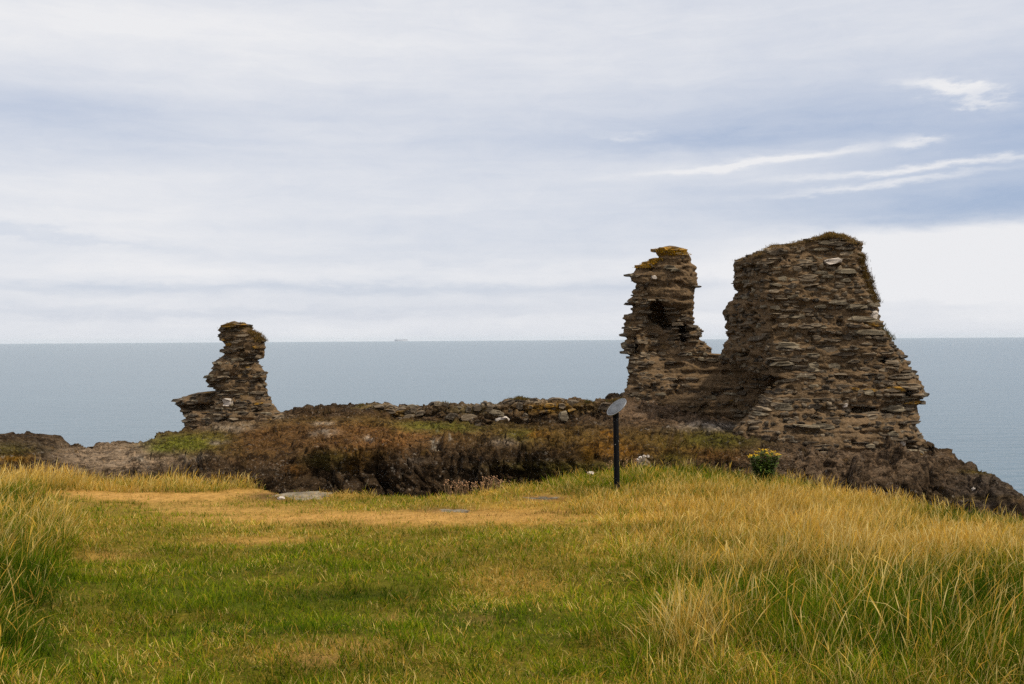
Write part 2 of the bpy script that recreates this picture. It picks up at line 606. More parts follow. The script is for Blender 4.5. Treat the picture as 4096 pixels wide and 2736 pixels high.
HGT = [(60, 2150, 290, 330, .28, 1), (60, 2500, 160, 220, .25, 1), (100, 1945, 280, 60, .28, 1), (790, 1950, 370, 22, .25, 1),
       (2700, 1905, 420, 50, .22, 1), (3300, 2120, 900, 130, .21, 1), (3500, 2300, 900, 130, .25, 1), (2380, 2020, 320, 70, .13, .95), (1650, 1982, 430, 12, .14, 1),
       (3500, 2600, 1000, 240, .33, 1), (3100, 1960, 600, 60, .20, .9), (3900, 2070, 400, 60, .20, 1), (2150, 1955, 200, 26, .12, .8), (2420, 2160, 260, 120, .11, .9),
       (600, 1990, 500, 22, .03, .9), (1400, 2070, 700, 34, .03, .8)]
BARE = [(650, 1988, 480, 27, .9), (1500, 2072, 760, 32, .85), (900, 2030, 400, 22, .7), (1080, 1985, 90, 18, .9), (1090, 2155, 200, 14, .45), (1780, 2042, 120, 14, .85),
        (2180, 1995, 110, 9, .9), (1300, 2640, 130, 26, .6), (1560, 2490, 90, 16, .5), (1480, 2590, 220, 24, .35), (420, 2235, 90, 16, .4),
        (2080, 2070, 220, 16, .5), (1930, 2480, 70, 12, .4)]


# patches of shade painted into the green of the grass
SHADE_PATCHES = [(40, 2020, 200, 45, .8), (60, 2380, 210, 120, .75), (60, 2580, 200, 100, .7), (3980, 2440, 400, 90, .8), (3880, 2088, 260, 28, .8), (3000, 2430, 260, 60, .65), (3700, 2600, 400, 70, .5),
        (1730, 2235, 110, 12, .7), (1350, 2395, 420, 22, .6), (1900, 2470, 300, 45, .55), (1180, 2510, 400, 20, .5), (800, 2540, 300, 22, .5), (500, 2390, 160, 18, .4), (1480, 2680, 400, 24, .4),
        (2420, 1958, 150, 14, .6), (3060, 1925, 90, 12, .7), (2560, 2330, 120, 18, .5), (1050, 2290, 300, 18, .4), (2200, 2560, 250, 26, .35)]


def painted_shade(px, py, x, y):
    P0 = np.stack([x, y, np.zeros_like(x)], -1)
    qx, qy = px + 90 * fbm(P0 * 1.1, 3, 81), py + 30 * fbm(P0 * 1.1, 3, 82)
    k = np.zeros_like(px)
    for cx, cy, rx, ry, v in SHADE_PATCHES:
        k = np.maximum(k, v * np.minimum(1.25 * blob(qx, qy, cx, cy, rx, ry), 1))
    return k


def turf_fields(x, y, z):
    P = np.stack([x, y, z], -1)
    px, py = to_px(P)
    P0 = np.stack([x, y, np.zeros_like(x)], -1)
    wx = 60 * fbm(P0 * 0.8, 3, 21)
    wy = 26 * fbm(P0 * 0.8, 3, 22)
    qx, qy = px + wx * 2, py + wy
    dry = np.full_like(x, 0.4)
    for cx, cy, rx, ry, v, a in DRY:
        k = a * blob(qx, qy, cx, cy, rx, ry)
        dry = dry * (1 - k) + v * k
    hg = np.full_like(x, 0.055)
    for cx, cy, rx, ry, v, a in HGT:
        k = a * np.minimum(1.35 * blob(qx, qy, cx, cy, rx, ry), 1)
        hg = hg * (1 - k) + v * k
    # the tall right-hand field has a fairly clear boundary with the mown walkway
    lim = np.interp(qy, [1900, 2000, 2150, 2300, 2450, 2600, 2736, 3400], [2150, 2200, 2330, 2480, 2560, 2520, 2460, 2300])
    side = smooth(-120, 160, qx - lim) + smooth(0, 200, np.interp(qy, [1880, 2000, 2300, 2600, 3000], [620, 420, 340, 210, 110]) - qx)
    side = np.maximum(side, smooth(2000, 1965, qy))
    hg = 0.05 + (hg - 0.05) * np.clip(side, 0.04, 1)
    bare = np.zeros_like(x)
    for cx, cy, rx, ry, v in BARE:
        bare = np.maximum(bare, v * np.minimum(1.2 * blob(qx, qy, cx, cy, rx, ry), 1))
    dry = np.clip(dry + 0.22 * fbm(P0 * 1.6, 4, 23), 0, 1)
    return dry, hg, bare, px, py


def build_ground():
    xs = np.concatenate([np.linspace(-60, -16, 60, endpoint=False), np.linspace(-16, 16, 260), np.linspace(16, 60, 61)[1:]])
    ys = np.concatenate([np.linspace(-40, 0, 40, endpoint=False), np.linspace(0, 24, 220)])
    X, Yg = np.meshgrid(xs, ys)
    Z = ground_z(X, Yg)
    dry, hg, bare, px, py = turf_fields(X.ravel(), Yg.ravel(), Z.ravel())
    green = np.array([0.080, 0.095, 0.007])
    straw = np.array([0.36, 0.20, 0.038])
    tan = np.array([0.56, 0.31, 0.09])
    C = green + (straw - green) * dry[:, None]
    shade_g = painted_shade(px, py, X.ravel(), Yg.ravel())[:, None]
    C = C * (1 - shade_g * np.array([.6, .45, .3]))  # painted shade darkens the turf colour
    C = C + (tan - C) * (bare[:, None])
    soil = np.zeros_like(dry)
    for cx, cy, rx, ry, a_ in ((1085, 1985, 85, 15, .95), (1300, 2640, 120, 22, .5), (1560, 2490, 80, 14, .5), (1780, 2040, 150, 12, .6), (2180, 1994, 120, 9, .8), (1930, 2480, 70, 12, .4)):
        soil = np.maximum(soil, a_ * np.minimum(1.3 * blob(px, py, cx, cy, rx, ry), 1))
    C = C * (1 - soil[:, None]) + np.array([0.13, 0.072, 0.03]) * soil[:, None]
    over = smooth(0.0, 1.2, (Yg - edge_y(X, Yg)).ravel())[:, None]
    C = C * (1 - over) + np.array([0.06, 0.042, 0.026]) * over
    V = np.stack([X, Yg, Z], -1).reshape(-1, 3)
    me = mesh_quads('ground', V, grid_quads(len(ys), len(xs)), M_GROUND, C, True)
    finish(bpy.data.objects.new('ground', me), kind='structure')


build_ground()

# ------------------------------------------------------------------ rocky headland behind the ditch
ST = np.array([
    # px, then py and distance of: foot, break, shoulder, crest
    (-1600, 1900, 19, 1800, 21, 1750, 23.5, 1740, 26),
    (0, 1960, 18.4, 1850, 19.4, 1775, 21, 1748, 24),
    (130, 1960, 18.4, 1860, 19.4, 1800, 21.2, 1768, 24.4),
    (250, 1955, 18.4, 1890, 19.5, 1840, 21.6, 1806, 25),
    (330, 1945, 18.5, 1890, 19.8, 1850, 22.2, 1794, 26),
    (480, 1945, 18.5, 1890, 20, 1835, 23, 1772, 27.5),
    (600, 1960, 18.8, 1870, 19.9, 1810, 23.5, 1748, 29),
    (740, 1970, 19, 1860, 20.1, 1790, 25, 1722, 31),
    (900, 1970, 19, 1870, 20.1, 1780, 25.5, 1690, 31),
    (1100, 1985, 19.2, 1880, 20.3, 1770, 26, 1648, 31.2),
    (1200, 1990, 19.3, 1870, 20.4, 1750, 26, 1630, 31.5),
    (1400, 1995, 19.4, 1840, 20.5, 1735, 26.5, 1630, 31.5),
    (1520, 2000, 19.5, 1810, 20.6, 1730, 27, 1652, 31.5),
    (1750, 2000, 19.5, 1790, 20.6, 1730, 27, 1668, 31.5),
    (2000, 2000, 19.5, 1790, 20.6, 1735, 27.5, 1682, 31.5),
    (2250, 1990, 19.5, 1770, 20.6, 1725, 28, 1682, 31.5),
    (2400, 1960, 20, 1780, 21.1, 1700, 28.5, 1650, 31.5),
    (2470, 1960, 20, 1795, 21.1, 1690, 28.5, 1596, 32),
    (2620, 1960, 20, 1810, 21.1, 1700, 28.5, 1588, 32.5),
    (2750, 1960, 21.5, 1820, 22.7, 1718, 28.5, 1640, 32.2),
    (2900, 1960, 21.5, 1820, 22.7, 1724, 28.5, 1690, 31.5),
    (3000, 1970, 21.5, 1830, 22.7, 1740, 27.6, 1715, 30),
    (3200, 1990, 23.6, 1880, 25, 1805, 26.5, 1780, 29),
    (3450, 2020, 23.6, 1910, 25, 1820, 26.5, 1790, 29),
    (3650, 2040, 23.6, 1935, 25, 1825, 26.5, 1790, 28.5),
    (3750, 2050, 23.2, 1950, 24.6, 1850, 26, 1800, 27),
    (3850, 2070, 22.8, 1960, 24.2, 1900, 25.6, 1862, 26.5),
    (3930, 2080, 22.5, 1960, 23.9, 1895, 25.2, 1872, 26.2),
    (3990, 2090, 22.3, 1975, 23.6, 1920, 24.8, 1902, 25.8),
    (4060, 2100, 22, 2010, 23.3, 1975, 24.4, 1962, 25.3),
    (4110, 2120, 21.8, 2060, 23, 2030, 24, 2022, 25),
    (4300, 2220, 20, 2180, 21.5, 2150, 22.5, 2140, 24),
    (6000, 3300, 15, 3250, 17, 3200, 18, 3190, 19)])

BROWN = np.array([0.115, 0.066, 0.028])
OLIVE = np.array([0.10, 0.085, 0.022])
DARKROCK = np.array([0.040, 0.026, 0.014])
GREYROCK = np.array([0.19, 0.14, 0.092])
SOIL = np.array([0.115, 0.076, 0.046])
BASEROCK = np.array([0.100, 0.069, 0.043])

# (px, py, rx, ry, colour, amount, vegetated)
PATCH = [
    (1120, 1715, 260, 26, (0.105, 0.080, 0.022), .8, 1), (1350, 1690, 200, 18, (0.11, 0.085, 0.024), .8, 1), (1000, 1800, 120, 20, (0.10, 0.075, 0.02), .7, 1),
    (1000, 1765, 330, 62, (0.084, 0.045, 0.016), 1.0, 1), (1300, 1740, 420, 66, (0.084, 0.045, 0.016), 1.0, 1),
    (1600, 1735, 330, 45, (0.104, 0.056, 0.019), 1.0, 1), (2200, 1745, 320, 40, (0.088, 0.053, 0.014), 1.0, 1),
    (2600, 1780, 260, 60, (0.084, 0.050, 0.013), 1.0, 1), (2850, 1760, 160, 36, (0.068, 0.060, 0.010), .9, 1),
    (740, 1770, 130, 32, (0.100, 0.101, 0.012), 1.0, 1), (640, 1795, 60, 16, (0.092, 0.098, 0.011), .9, 1), (860, 1745, 60, 18, (0.088, 0.075, 0.012), .7, 1),
    (1720, 1705, 190, 20, (0.096, 0.094, 0.015), .9, 1), (1480, 1720, 140, 22, (0.128, 0.064, 0.021), .8, 1), (1500, 1775, 130, 18, (0.160, 0.079, 0.027), .8, 1),
    (1640, 1750, 70, 14, (0.168, 0.083, 0.027), .8, 1), (2080, 1740, 70, 25, (0.080, 0.071, 0.011), .8, 1),
    (2420, 1800, 70, 30, (0.160, 0.075, 0.009), .55, 1), (2500, 1810, 60, 22, (0.168, 0.075, 0.007), .5, 1), (2440, 1740, 30, 12, (0.208, 0.090, 0.007), .7, 1),
    (2350, 1825, 24, 36, (0.160, 0.083, 0.009), .6, 0), (1420, 1865, 30, 14, (0.192, 0.098, 0.009), .7, 0), (1430, 1820, 80, 28, (0.096, 0.053, 0.009), .6, 0),
    (1180, 1875, 45, 20, (0.136, 0.068, 0.018), .7, 1), (1290, 1835, 70, 26, (0.080, 0.068, 0.013), .7, 1),
    (2150, 1738, 40, 10, (0.176, 0.075, 0.007), .6, 0), (2850, 1820, 140, 26, (0.096, 0.049, 0.014), .9, 1), (2700, 1830, 60, 18, (0.072, 0.064, 0.009), .7, 1),
    (40, 1800, 110, 25, (0.068, 0.056, 0.013), .7, 1), (60, 1835, 60, 14, (0.176, 0.090, 0.009), .8, 0), (4060, 2000, 50, 14, (0.120, 0.064, 0.012), .7, 0),
    (1285, 1697, 34, 6, (0.32, 0.26, 0.19), .8, 0), (1290, 1728, 44, 9, (0.20, 0.165, 0.125), .8, 0), (1110, 1668, 50, 7, (0.26, 0.21, 0.15), .7, 0), (930, 1712, 80, 10, (0.24, 0.195, 0.14), .7, 0),
    (880, 1765, 30, 7, (0.26, 0.22, 0.17), .7, 0), (1468, 1752, 14, 5, (0.38, 0.32, 0.25), .8, 0), (1745, 1764, 12, 8, (0.34, 0.31, 0.25), .9, 0), (1795, 1760, 7, 6, (0.34, 0.31, 0.25), .9, 0), (1742, 1792, 10, 7, (0.34, 0.31, 0.25), .9, 0),
    (1650, 1840, 40, 10, (0.15, 0.12, 0.09), .7, 0), (2010, 1770, 60, 14, (0.16, 0.13, 0.10), .7, 0), (560, 1835, 20, 10, (0.28, 0.25, 0.2), .8, 0), (770, 1830, 60, 6, (0.2, 0.17, 0.13), .7, 0),
    (3990, 1960, 190, 80, (0.056, 0.043, 0.032), .9, 0),
    (3920, 1885, 70, 10, (0.104, 0.075, 0.013), .6, 1), (3720, 1990, 330, 10, (0.068, 0.046, 0.012), .6, 1), (2310, 1870, 280, 22, (0.068, 0.056, 0.012), .9, 1),
]


def headland_surface():
    pxs = np.concatenate([np.linspace(-1600, -150, 36, endpoint=False), np.linspace(-150, 4200, 700), np.linspace(4200, 6000, 40)[1:]])
    K = [np.interp(pxs, ST[:, 0], ST[:, i]) for i in range(1, 9)]
    ctrl = [at(pxs, K[0] + 300, K[1] - 1.2), at(pxs, K[0], K[1]), at(pxs, K[2], K[3]), at(pxs, K[4], K[5]), at(pxs, K[6], K[7])]
    back = ctrl[-1].copy()
    back[:, 1] += 2.0
    back[:, 2] -= 0.15
    b2 = back.copy()
    b2[:, 1] += 2.5
    b2[:, 2] -= 2.5
    b3 = b2.copy()
    b3[:, 1] += 3.0
    b3[:, 2] = SEA_Z - 2.0
    ctrl += [back, b2, b3]
    segs = [14, 70, 70, 66, 16, 8, 8]
    rows, rk = [], []
    for k, s in enumerate(segs):
        p0, p1, p2, p3 = ctrl[max(k - 1, 0)], ctrl[k], ctrl[k + 1], ctrl[min(k + 2, len(ctrl) - 1)]
        for j in range(s):
            t = j / s
            lin = p1 + (p2 - p1) * t
            cr = 0.5 * (2 * p1 + (p2 - p0) * t + (2 * p0 - 5 * p1 + 4 * p2 - p3) * t * t + (3 * p1 - p0 - 3 * p2 + p3) * t ** 3)
            rows.append(lin * 0.6 + cr * 0.4 if 0 < k < 5 else lin)
            rk.append(k + t)
    rows.append(ctrl[-1])
    rk.append(len(segs))
    return pxs, np.array(rk), np.stack(rows)


def grid_normals(G):
    du = np.gradient(G, axis=1)
    dv = np.gradient(G, axis=0)
    n = np.cross(du, dv)
    n /= np.linalg.norm(n, axis=-1, keepdims=True) + 1e-9
    return n


def rock_colour(G, RK):
    px, py = to_px(G.reshape(-1, 3))
    px, py = px.reshape(G.shape[:2]), py.reshape(G.shape[:2])
    wx, wy = 34 * fbm(G * 0.9, 3, 41), 13 * fbm(G * 0.9, 3, 42)
    qx, qy = px + wx, py + wy
    C = np.broadcast_to(DARKROCK, G.shape).copy()
    veg = np.zeros(G.shape[:2])
    lich = np.full(G.shape[:2], 0.65)

    def lay(k, c, v=None, l=None):
        nonlocal veg, lich
        C[:] = C * (1 - k[..., None]) + np.asarray(c) * k[..., None]
        if v is not None:
            veg = veg * (1 - k) + v * k
        if l is not None:
            lich = lich * (1 - k) + l * k

    lay(np.clip(blob(qx, qy, 480, 1820, 240, 70) * 1.5, 0, 1), GREYROCK)
    lay(np.clip(blob(qx, qy, 950, 1700, 150, 40) * 1.4, 0, 1), (0.17, 0.135, 0.10))
    lay(np.clip(blob(qx, qy, 2680, 1640, 260, 62) * 1.6, 0, 1), SOIL)
    lay(np.clip(blob(qx, qy, 2860, 1708, 130, 14) * 1.5, 0, 1), (0.24, 0.205, 0.175))
    lay(np.clip(blob(qx, qy, 3400, 1850, 400, 75) * 1.5, 0, 1), BASEROCK)
    for cx, cy, rx, ry, c, a, v in PATCH:
        lay(np.clip(a * 1.25 * blob(qx, qy, cx, cy, rx, ry), 0, a), c, v, 0.35)
    return C, veg, lich, px, py


def build_headland():
    pxs, rk, G = headland_surface()
    RK = np.broadcast_to(rk[:, None], G.shape[:2])
    C0, veg, _, px, py = rock_colour(G, RK)
    N = grid_normals(G)
    dip = np.radians(np.interp(px, [0, 600, 1200, 2400, 2900, 4100], [8, 8, 32, 34, 6, 12]))
    ca, sa = np.cos(dip), np.sin(dip)
    xr = G[..., 0] * ca - G[..., 2] * sa
    zr = G[..., 0] * sa + G[..., 2] * ca
    o1, j1 = blocks(xr, G[..., 1], zr, 0.30, 1.5, 31)
    o2, j2 = blocks(xr, G[..., 1], zr, 0.11, 0.5, 35)
    big = fbm(G * np.array([0.55, 0.45, 0.7]), 3, 32)
    med = fbm(G * np.array([1.9, 1.5, 2.6]), 4, 33)
    fine = fbm(G * 6.5, 3, 34)
    face = smooth(0.4, 1.0, RK) * (1 - smooth(2.0, 2.7, RK))
    crest = smooth(3.2, 4.0, RK)
    face = np.clip(np.maximum(face, 1.2 * blob(px, py, 3500, 1890, 460, 110)), 0, 1)
    rough = np.clip(face + 0.52, 0, 1) * (1 - 0.2 * veg) * (1 - 0.4 * smooth(3680, 3800, px)) * (1 - 0.55 * blob(px, py, 480, 1830, 230, 70)) * (1 - 0.5 * smooth(330, 200, px))
    W = 0.35 * np.stack([fbm(G * 1.1, 2, 61), fbm(G * 1.1, 2, 62), fbm(G * 1.1, 2, 63)], -1)
    S = np.stack([xr, G[..., 1], zr], -1) + W
    f1, g1 = facets(S * np.array([0.85, 0.8, 1.5]), 310)
    f2, g2 = facets(S * np.array([2.4, 2.4, 4.4]), 330)
    f3, g3 = facets(S * np.array([6.5, 6.0, 10.0]), 350)
    d = rough * (0.06 * o1 - 0.03 * j1 + 0.30 * f1 - 0.20 * g1 + 0.14 * f2 - 0.09 * g2 + 0.05 * f3)
    d = d + (0.34 * face + 0.13 * (1 - face)) * big * (1 - 0.6 * crest) + (0.12 * face + 0.07) * med + 0.035 * fine
    cushion = np.clip(1 - np.abs(fbm(G * np.array([2.0, 2.0, 2.6]), 3, 37)) * 3.2, 0, 1)
    d = d - 0.06 * veg * cushion
    G2 = G + N * d[..., None]
    C, veg, lich, px, py = rock_colour(G2, RK)
    V = G2.reshape(-1, 3)
    me = mesh_quads('headland', V, grid_quads(G.shape[0], G.shape[1]), M_ROCK, C.reshape(-1, 3), False)
    a = me.attributes.new('Lichen', 'FLOAT', 'POINT')
    a.data.foreach_set('value', lich.ravel().astype(np.float32))
    finish(bpy.data.objects.new('headland', me), kind='structure')
    return G2, N, veg, C, px, py, RK


HG, HN, HVEG, HCOL, HPX, HPY, HRK = build_headland()


# ------------------------------------------------------------------ blades
def blade_mesh(name, base, length, width, az, lean, bend, c0, c1, segs, prof, faceaz=None):
    """many grass blades as one mesh; all arguments are arrays over blades"""
    n = len(base)
    ts = np.linspace(0, 1, segs + 1)
    L = length[:, None]
    ld = np.stack([np.cos(az), np.sin(az), np.zeros(n)], -1)
    if faceaz is None:
        faceaz = RNG.uniform(0, math.pi, n)
    side = np.stack([np.cos(faceaz), np.sin(faceaz), np.zeros(n)], -1)
    V = np.zeros((n, 2 * segs + 1, 3), np.float32)
    C = np.zeros((n, 2 * segs + 1, 3), np.float32)
    for k, t in enumerate(ts):
        h = lean * t + bend * t * t
        up = t * np.sqrt(np.clip(1 - np.minimum(np.abs(lean) + np.abs(bend) * t, 0.97) ** 2, 0.03, 1))
        p = base + ld * (L * h[:, None]) + np.array([0, 0, 1.0]) * (L * up[:, None])
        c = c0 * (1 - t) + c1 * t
        if k < segs:
            wv_ = side * (width * prof[k] * 0.5)[:, None]
            V[:, 2 * k] = p - wv_
            V[:, 2 * k + 1] = p + wv_
            C[:, 2 * k] = c
            C[:, 2 * k + 1] = c
        else:
            V[:, 2 * segs] = p
            C[:, 2 * segs] = c
    m = 2 * segs + 1
    off = (np.arange(n) * m)[:, None]
    loc = []
    for k in range(segs - 1):
        loc += [2 * k, 2 * k + 1, 2 * k + 3, 2 * k + 2]
    loc += [2 * segs - 2, 2 * segs - 1, 2 * segs]
    loc = np.array(loc)
    flat = (off + loc[None, :]).ravel()
    st1 = np.concatenate([np.arange(segs - 1) * 4, [(segs - 1) * 4]])
    starts = (np.arange(n)[:, None] * len(loc) + st1[None, :]).ravel()
    return mesh_from(name, V.reshape(-1, 3), flat, starts, M_BLADE, C.reshape(-1, 3))


STRAW = np.array([[.78, .50, .12], [.72, .42, .065], [.84, .62, .23], [.66, .36, .05], [.56, .32, .07], [.82, .58, .19]])
GREEN = np.array([[.165, .235, .007], [.108, .175, .006], [.25, .295, .010], [.33, .31, .013], [.046, .088, .005]])
LITTER = np.array([[.70, .42, .13], [.62, .35, .10], [.76, .50, .18], [.44, .24, .07]])


def pick(pal, n, jit=0.18):
    c = pal[RNG.integers(0, len(pal), n)]
    return c * (1 + RNG.uniform(-jit, jit, (n, 1)))


def scatter_xy(n, y0, y1, power):
    u = RNG.uniform(0, 1, n)
    e = 2 - power
    y = (y0 ** e + u * (y1 ** e - y0 ** e)) ** (1 / e)
    q = RNG.uniform(-1, 1, n)
    far = RNG.uniform(0, 1, n) < 0.20
    x = np.where(far, np.sign(q) * (0.56 + 0.75 * np.abs(q) ** 1.6), q * 0.57) * y
    return x, y


def build_lawn():
    n = 430000
    x, y = scatter_xy(n, 3.4, 18.5, 1.55)
    ye = edge_y(x, y)
    keep = y < ye + 0.15
    x, y = x[keep], y[keep]
    z = ground_z(x, y)
    dry, hg, bare, px, py = turf_fields(x, y, z)
    P0 = np.stack([x, y, z * 0], -1)
    clump = fbm(P0 * 5.0, 3, 51)
    shade_amt = painted_shade(px, py, x, y)
    keep = RNG.uniform(0, 1, len(x)) < np.clip(1.0 - 0.85 * bare + 0.4 * clump, 0.06, 1)
    x, y, z, dry, hg, bare, clump, shade_amt = [a[keep] for a in (x, y, z, dry, hg, bare, clump, shade_amt)]
    n = len(x)
    isdry = RNG.uniform(0, 1, n) < np.clip(dry * 1.02 - 0.04 + 0.16 * fbm(np.stack([x, y, z * 0], -1) * 3.0, 2, 52), 0.03, 0.97)
    c1 = np.where(isdry[:, None], np.where((bare > 0.3)[:, None], pick(LITTER, n), pick(STRAW, n)), pick(GREEN, n))
    shade = 1 + 0.7 * fbm(np.stack([x * .7, y * 1.6, z * 0], -1) * 1.4, 4, 53)
    c1 = c1 * shade[:, None]
    c1 = np.where(isdry[:, None], c1, c1 * (1 - shade_amt[:, None] * np.array([.72, .55, .3])))  # green blades take the painted shade too
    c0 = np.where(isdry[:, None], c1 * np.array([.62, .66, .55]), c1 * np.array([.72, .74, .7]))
    ln = np.where(hg > 0.1, RNG.uniform(0.06, 0.20, n), RNG.uniform(0.03, 0.095, n)) * (1 + 0.8 * np.clip(clump, -1, 1)) * np.where(bare > .4, 0.6, 1)
    lean = np.where(isdry, RNG.uniform(0.2, 0.95, n), RNG.uniform(0.1, 0.8, n))
    bend = RNG.uniform(0.0, 0.5, n)
    wd = RNG.uniform(0.003, 0.0062, n) * (0.75 + y / 22)
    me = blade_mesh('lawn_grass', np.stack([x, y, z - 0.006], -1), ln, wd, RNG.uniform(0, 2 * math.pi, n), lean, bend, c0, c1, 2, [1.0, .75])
    o = finish(bpy.data.objects.new('lawn_grass', me), 'short green and straw coloured turf on the walked ground before the ditch', 'grass', kind='stuff')
    return o


def build_tall():
    n = 470000
    x, y = scatter_xy(n, 3.4, 18.5, 1.5)
    ye = edge_y(x, y)
    keep = y < ye + 0.10
    x, y = x[keep], y[keep]
    z = ground_z(x, y)
    dry, hg, bare, px, py = turf_fields(x, y, z)
    P0 = np.stack([x, y, z * 0], -1)
    tuft = fbm(P0 * 2.6, 3, 61)
    dens = smooth(0.065, 0.22, hg) * np.clip(0.75 + 0.9 * tuft, 0.1, 1) * np.clip(0.50 + 0.6 * dry, 0, 1)
    shade_amt = painted_shade(px, py, x, y)
    keep = RNG.uniform(0, 1, len(x)) < dens
    x, y, z, dry, hg, tuft, shade_amt = [a[keep] for a in (x, y, z, dry, hg, tuft, shade_amt)]
    n = len(x)
    isdry = RNG.uniform(0, 1, n) < np.clip(0.04 + 0.97 * dry ** 1.35, 0.04, 0.98)
    c1 = np.where(isdry[:, None], pick(STRAW, n), pick(GREEN, n) * 1.05)
    c1 = c1 * (1 + 0.25 * fbm(np.stack([x, y, z * 0], -1) * 0.9, 2, 62))[:, None]
    c1 = np.where(isdry[:, None], c1, c1 * np.array([.62, .72, .8]) * (1 - shade_amt[:, None] * np.array([.65, .5, .3])))  # tall green blades darkened, more so in the painted shade
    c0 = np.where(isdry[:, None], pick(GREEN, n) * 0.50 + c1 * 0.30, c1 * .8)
    ln = hg * RNG.uniform(0.55, 1.2, n) * (1 + 0.5 * np.clip(tuft, -.8, .8)) * np.where(isdry, 1.0, 0.72)
    waz = 0.5 + 1.6 * fbm(np.stack([x, y, z * 0], -1) * 0.8, 2, 63) + RNG.normal(0, 1.35, n)
    lean = np.abs(RNG.normal(0.24, 0.20, n))
    bend = np.abs(RNG.normal(0.22, 0.24, n))
    wd = np.where(isdry, RNG.uniform(0.0026, 0.0046, n), RNG.uniform(0.004, 0.0065, n)) * (0.8 + y / 20)
    base = np.stack([x, y, z - 0.008], -1)
    stalk = isdry & (RNG.uniform(0, 1, n) < 0.45)
    for nm, mk, prof, lab in (('tall_grass', ~stalk, [1.0, .9, .7, .45], 'tall uncut grass, straw coloured over a green base, flanking the walked turf'),
                              ('seeding_grass', stalk, [.75, .6, .6, 1.5], 'dry golden grass stalks with seed heads standing among the tall grass')):
        nn = int(mk.sum())
        ml = np.where(nm == 'seeding_grass', 1.18, 1.0)
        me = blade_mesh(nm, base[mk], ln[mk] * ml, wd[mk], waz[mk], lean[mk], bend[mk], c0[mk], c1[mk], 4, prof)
        finish(bpy.data.objects.new(nm, me), lab, 'grass', kind='stuff')


build_lawn()
build_tall()


def build_heath():
    """low heather, thrift cushions and dead grass on the headland"""
    w_ = (HVEG ** 1.0) * (HPX > -200) * (HPX < 4300) * (HRK > 0.8) * (HRK < 4.3)
    prob = w_.ravel() / w_.sum()
    n = 42000
    idx = RNG.choice(len(prob), n, p=prob)
    P = HG.reshape(-1, 3)[idx] + RNG.normal(0, 0.035, (n, 3)) * np.array([1, 1, 0.1])
    C = HCOL.reshape(-1, 3)[idx]
    clump = fbm(P * np.array([2.4, 2.4, 2.4]), 3, 71)
    k = clump > -0.10
    P, C, clump = P[k], C[k], clump[k]
    n = len(P)
    c1 = C * RNG.uniform(0.6, 2.2, (n, 1)) * (1 + RNG.uniform(-.18, .18, (n, 3)))
    ln = RNG.uniform(0.02, 0.055, n) * (1 + 1.0 * np.clip(clump, 0, 1))
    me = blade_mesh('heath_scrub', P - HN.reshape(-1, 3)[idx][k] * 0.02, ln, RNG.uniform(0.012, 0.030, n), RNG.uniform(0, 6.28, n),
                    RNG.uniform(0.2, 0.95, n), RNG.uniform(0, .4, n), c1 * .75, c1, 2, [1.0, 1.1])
    finish(bpy.data.objects.new('heath_scrub', me), 'brown and rusty low heath growing over the rocky headland', 'heath', kind='stuff')


build_heath()

# ------------------------------------------------------------------ masonry
def unit_stone(seed):
    """angular slab about one unit in each direction: rough outline in x-z, outer face towards +y"""
    r = np.random.default_rng(seed)
    out = np.array([(-.50, -.22), (-.30, -.50), (.18, -.50), (.47, -.34), (.50, .20), (.26, .50), (-.22, .48), (-.46, .30)])
    wedge = r.uniform(-.35, .35)
    out = out + r.uniform(-.10, .10, out.shape)
    out[:, 1] *= 1 + wedge * out[:, 0] * 1.2
    out[:, 0] += r.uniform(-.12, .12) * out[:, 1]
    ns = len(out)
    V = []
    for yy, sc in ((-.5, .96), (.26, 1.0), (.5, .84)):
        j = r.uniform(-.05, .05, (ns, 3))
        for (ox, oz), q in zip(out, j):
            V.append((ox * sc + q[0], yy + q[1] * 2.2 * (yy > .3), oz * sc + q[2]))
    V = np.array(V)
    Q = [(i * ns + k, (i + 1) * ns + k, (i + 1) * ns + (k + 1) % ns, i * ns + (k + 1) % ns) for i in range(2) for k in range(ns)]
    return V, Q, ns


def stone_mesh(seed, mat):
    V, Q, ns = unit_stone(seed)
    me = bpy.data.meshes.new('stone')
    faces = [tuple(q) for q in Q] + [tuple(range(ns)), tuple(reversed(range(2 * ns, 3 * ns)))]
    me.from_pydata([tuple(v) for v in V], [], faces)
    me.materials.append(mat)
    return me


STONES = {k: [stone_mesh(100 * i + s, m) for s in range(9)] for i, (k, m) in enumerate(
    (('plain', M_STONE), ('grey', M_STONE_GREY), ('ochre', M_STONE_OCHRE), ('white', M_STONE_WHITE)))}
UNIT = [unit_stone(900 + s) for s in range(12)]


def joined_stones(name, items, mat, parent):
    """small rubble stones too small to pick apart: one part"""
    Vs, flat, starts = [], [], []
    o = 0
    lo = 0
    for k, (p, t, nrm, size, roll) in enumerate(items):
        V, Q, ns = UNIT[k % len(UNIT)]
        up = np.array([0, 0, 1.0])
        c, s = math.cos(roll), math.sin(roll)
        tx, tz = t * c + up * s, up * c - t * s
        W = p + V[:, 0:1] * size[0] * tx + V[:, 1:2] * size[1] * nrm + V[:, 2:3] * size[2] * tz
        Vs.append(W)
        for q in list(Q) + [tuple(range(ns)), tuple(reversed(range(2 * ns, 3 * ns)))]:
            starts.append(lo)
            flat.extend(o + i for i in q)
            lo += len(q)
        o += len(V)
    if not Vs:
        return
    me = mesh_from(name, np.concatenate(Vs), flat, starts, mat)
    finish(bpy.data.objects.new(name, me), kind='stuff', parent=parent)


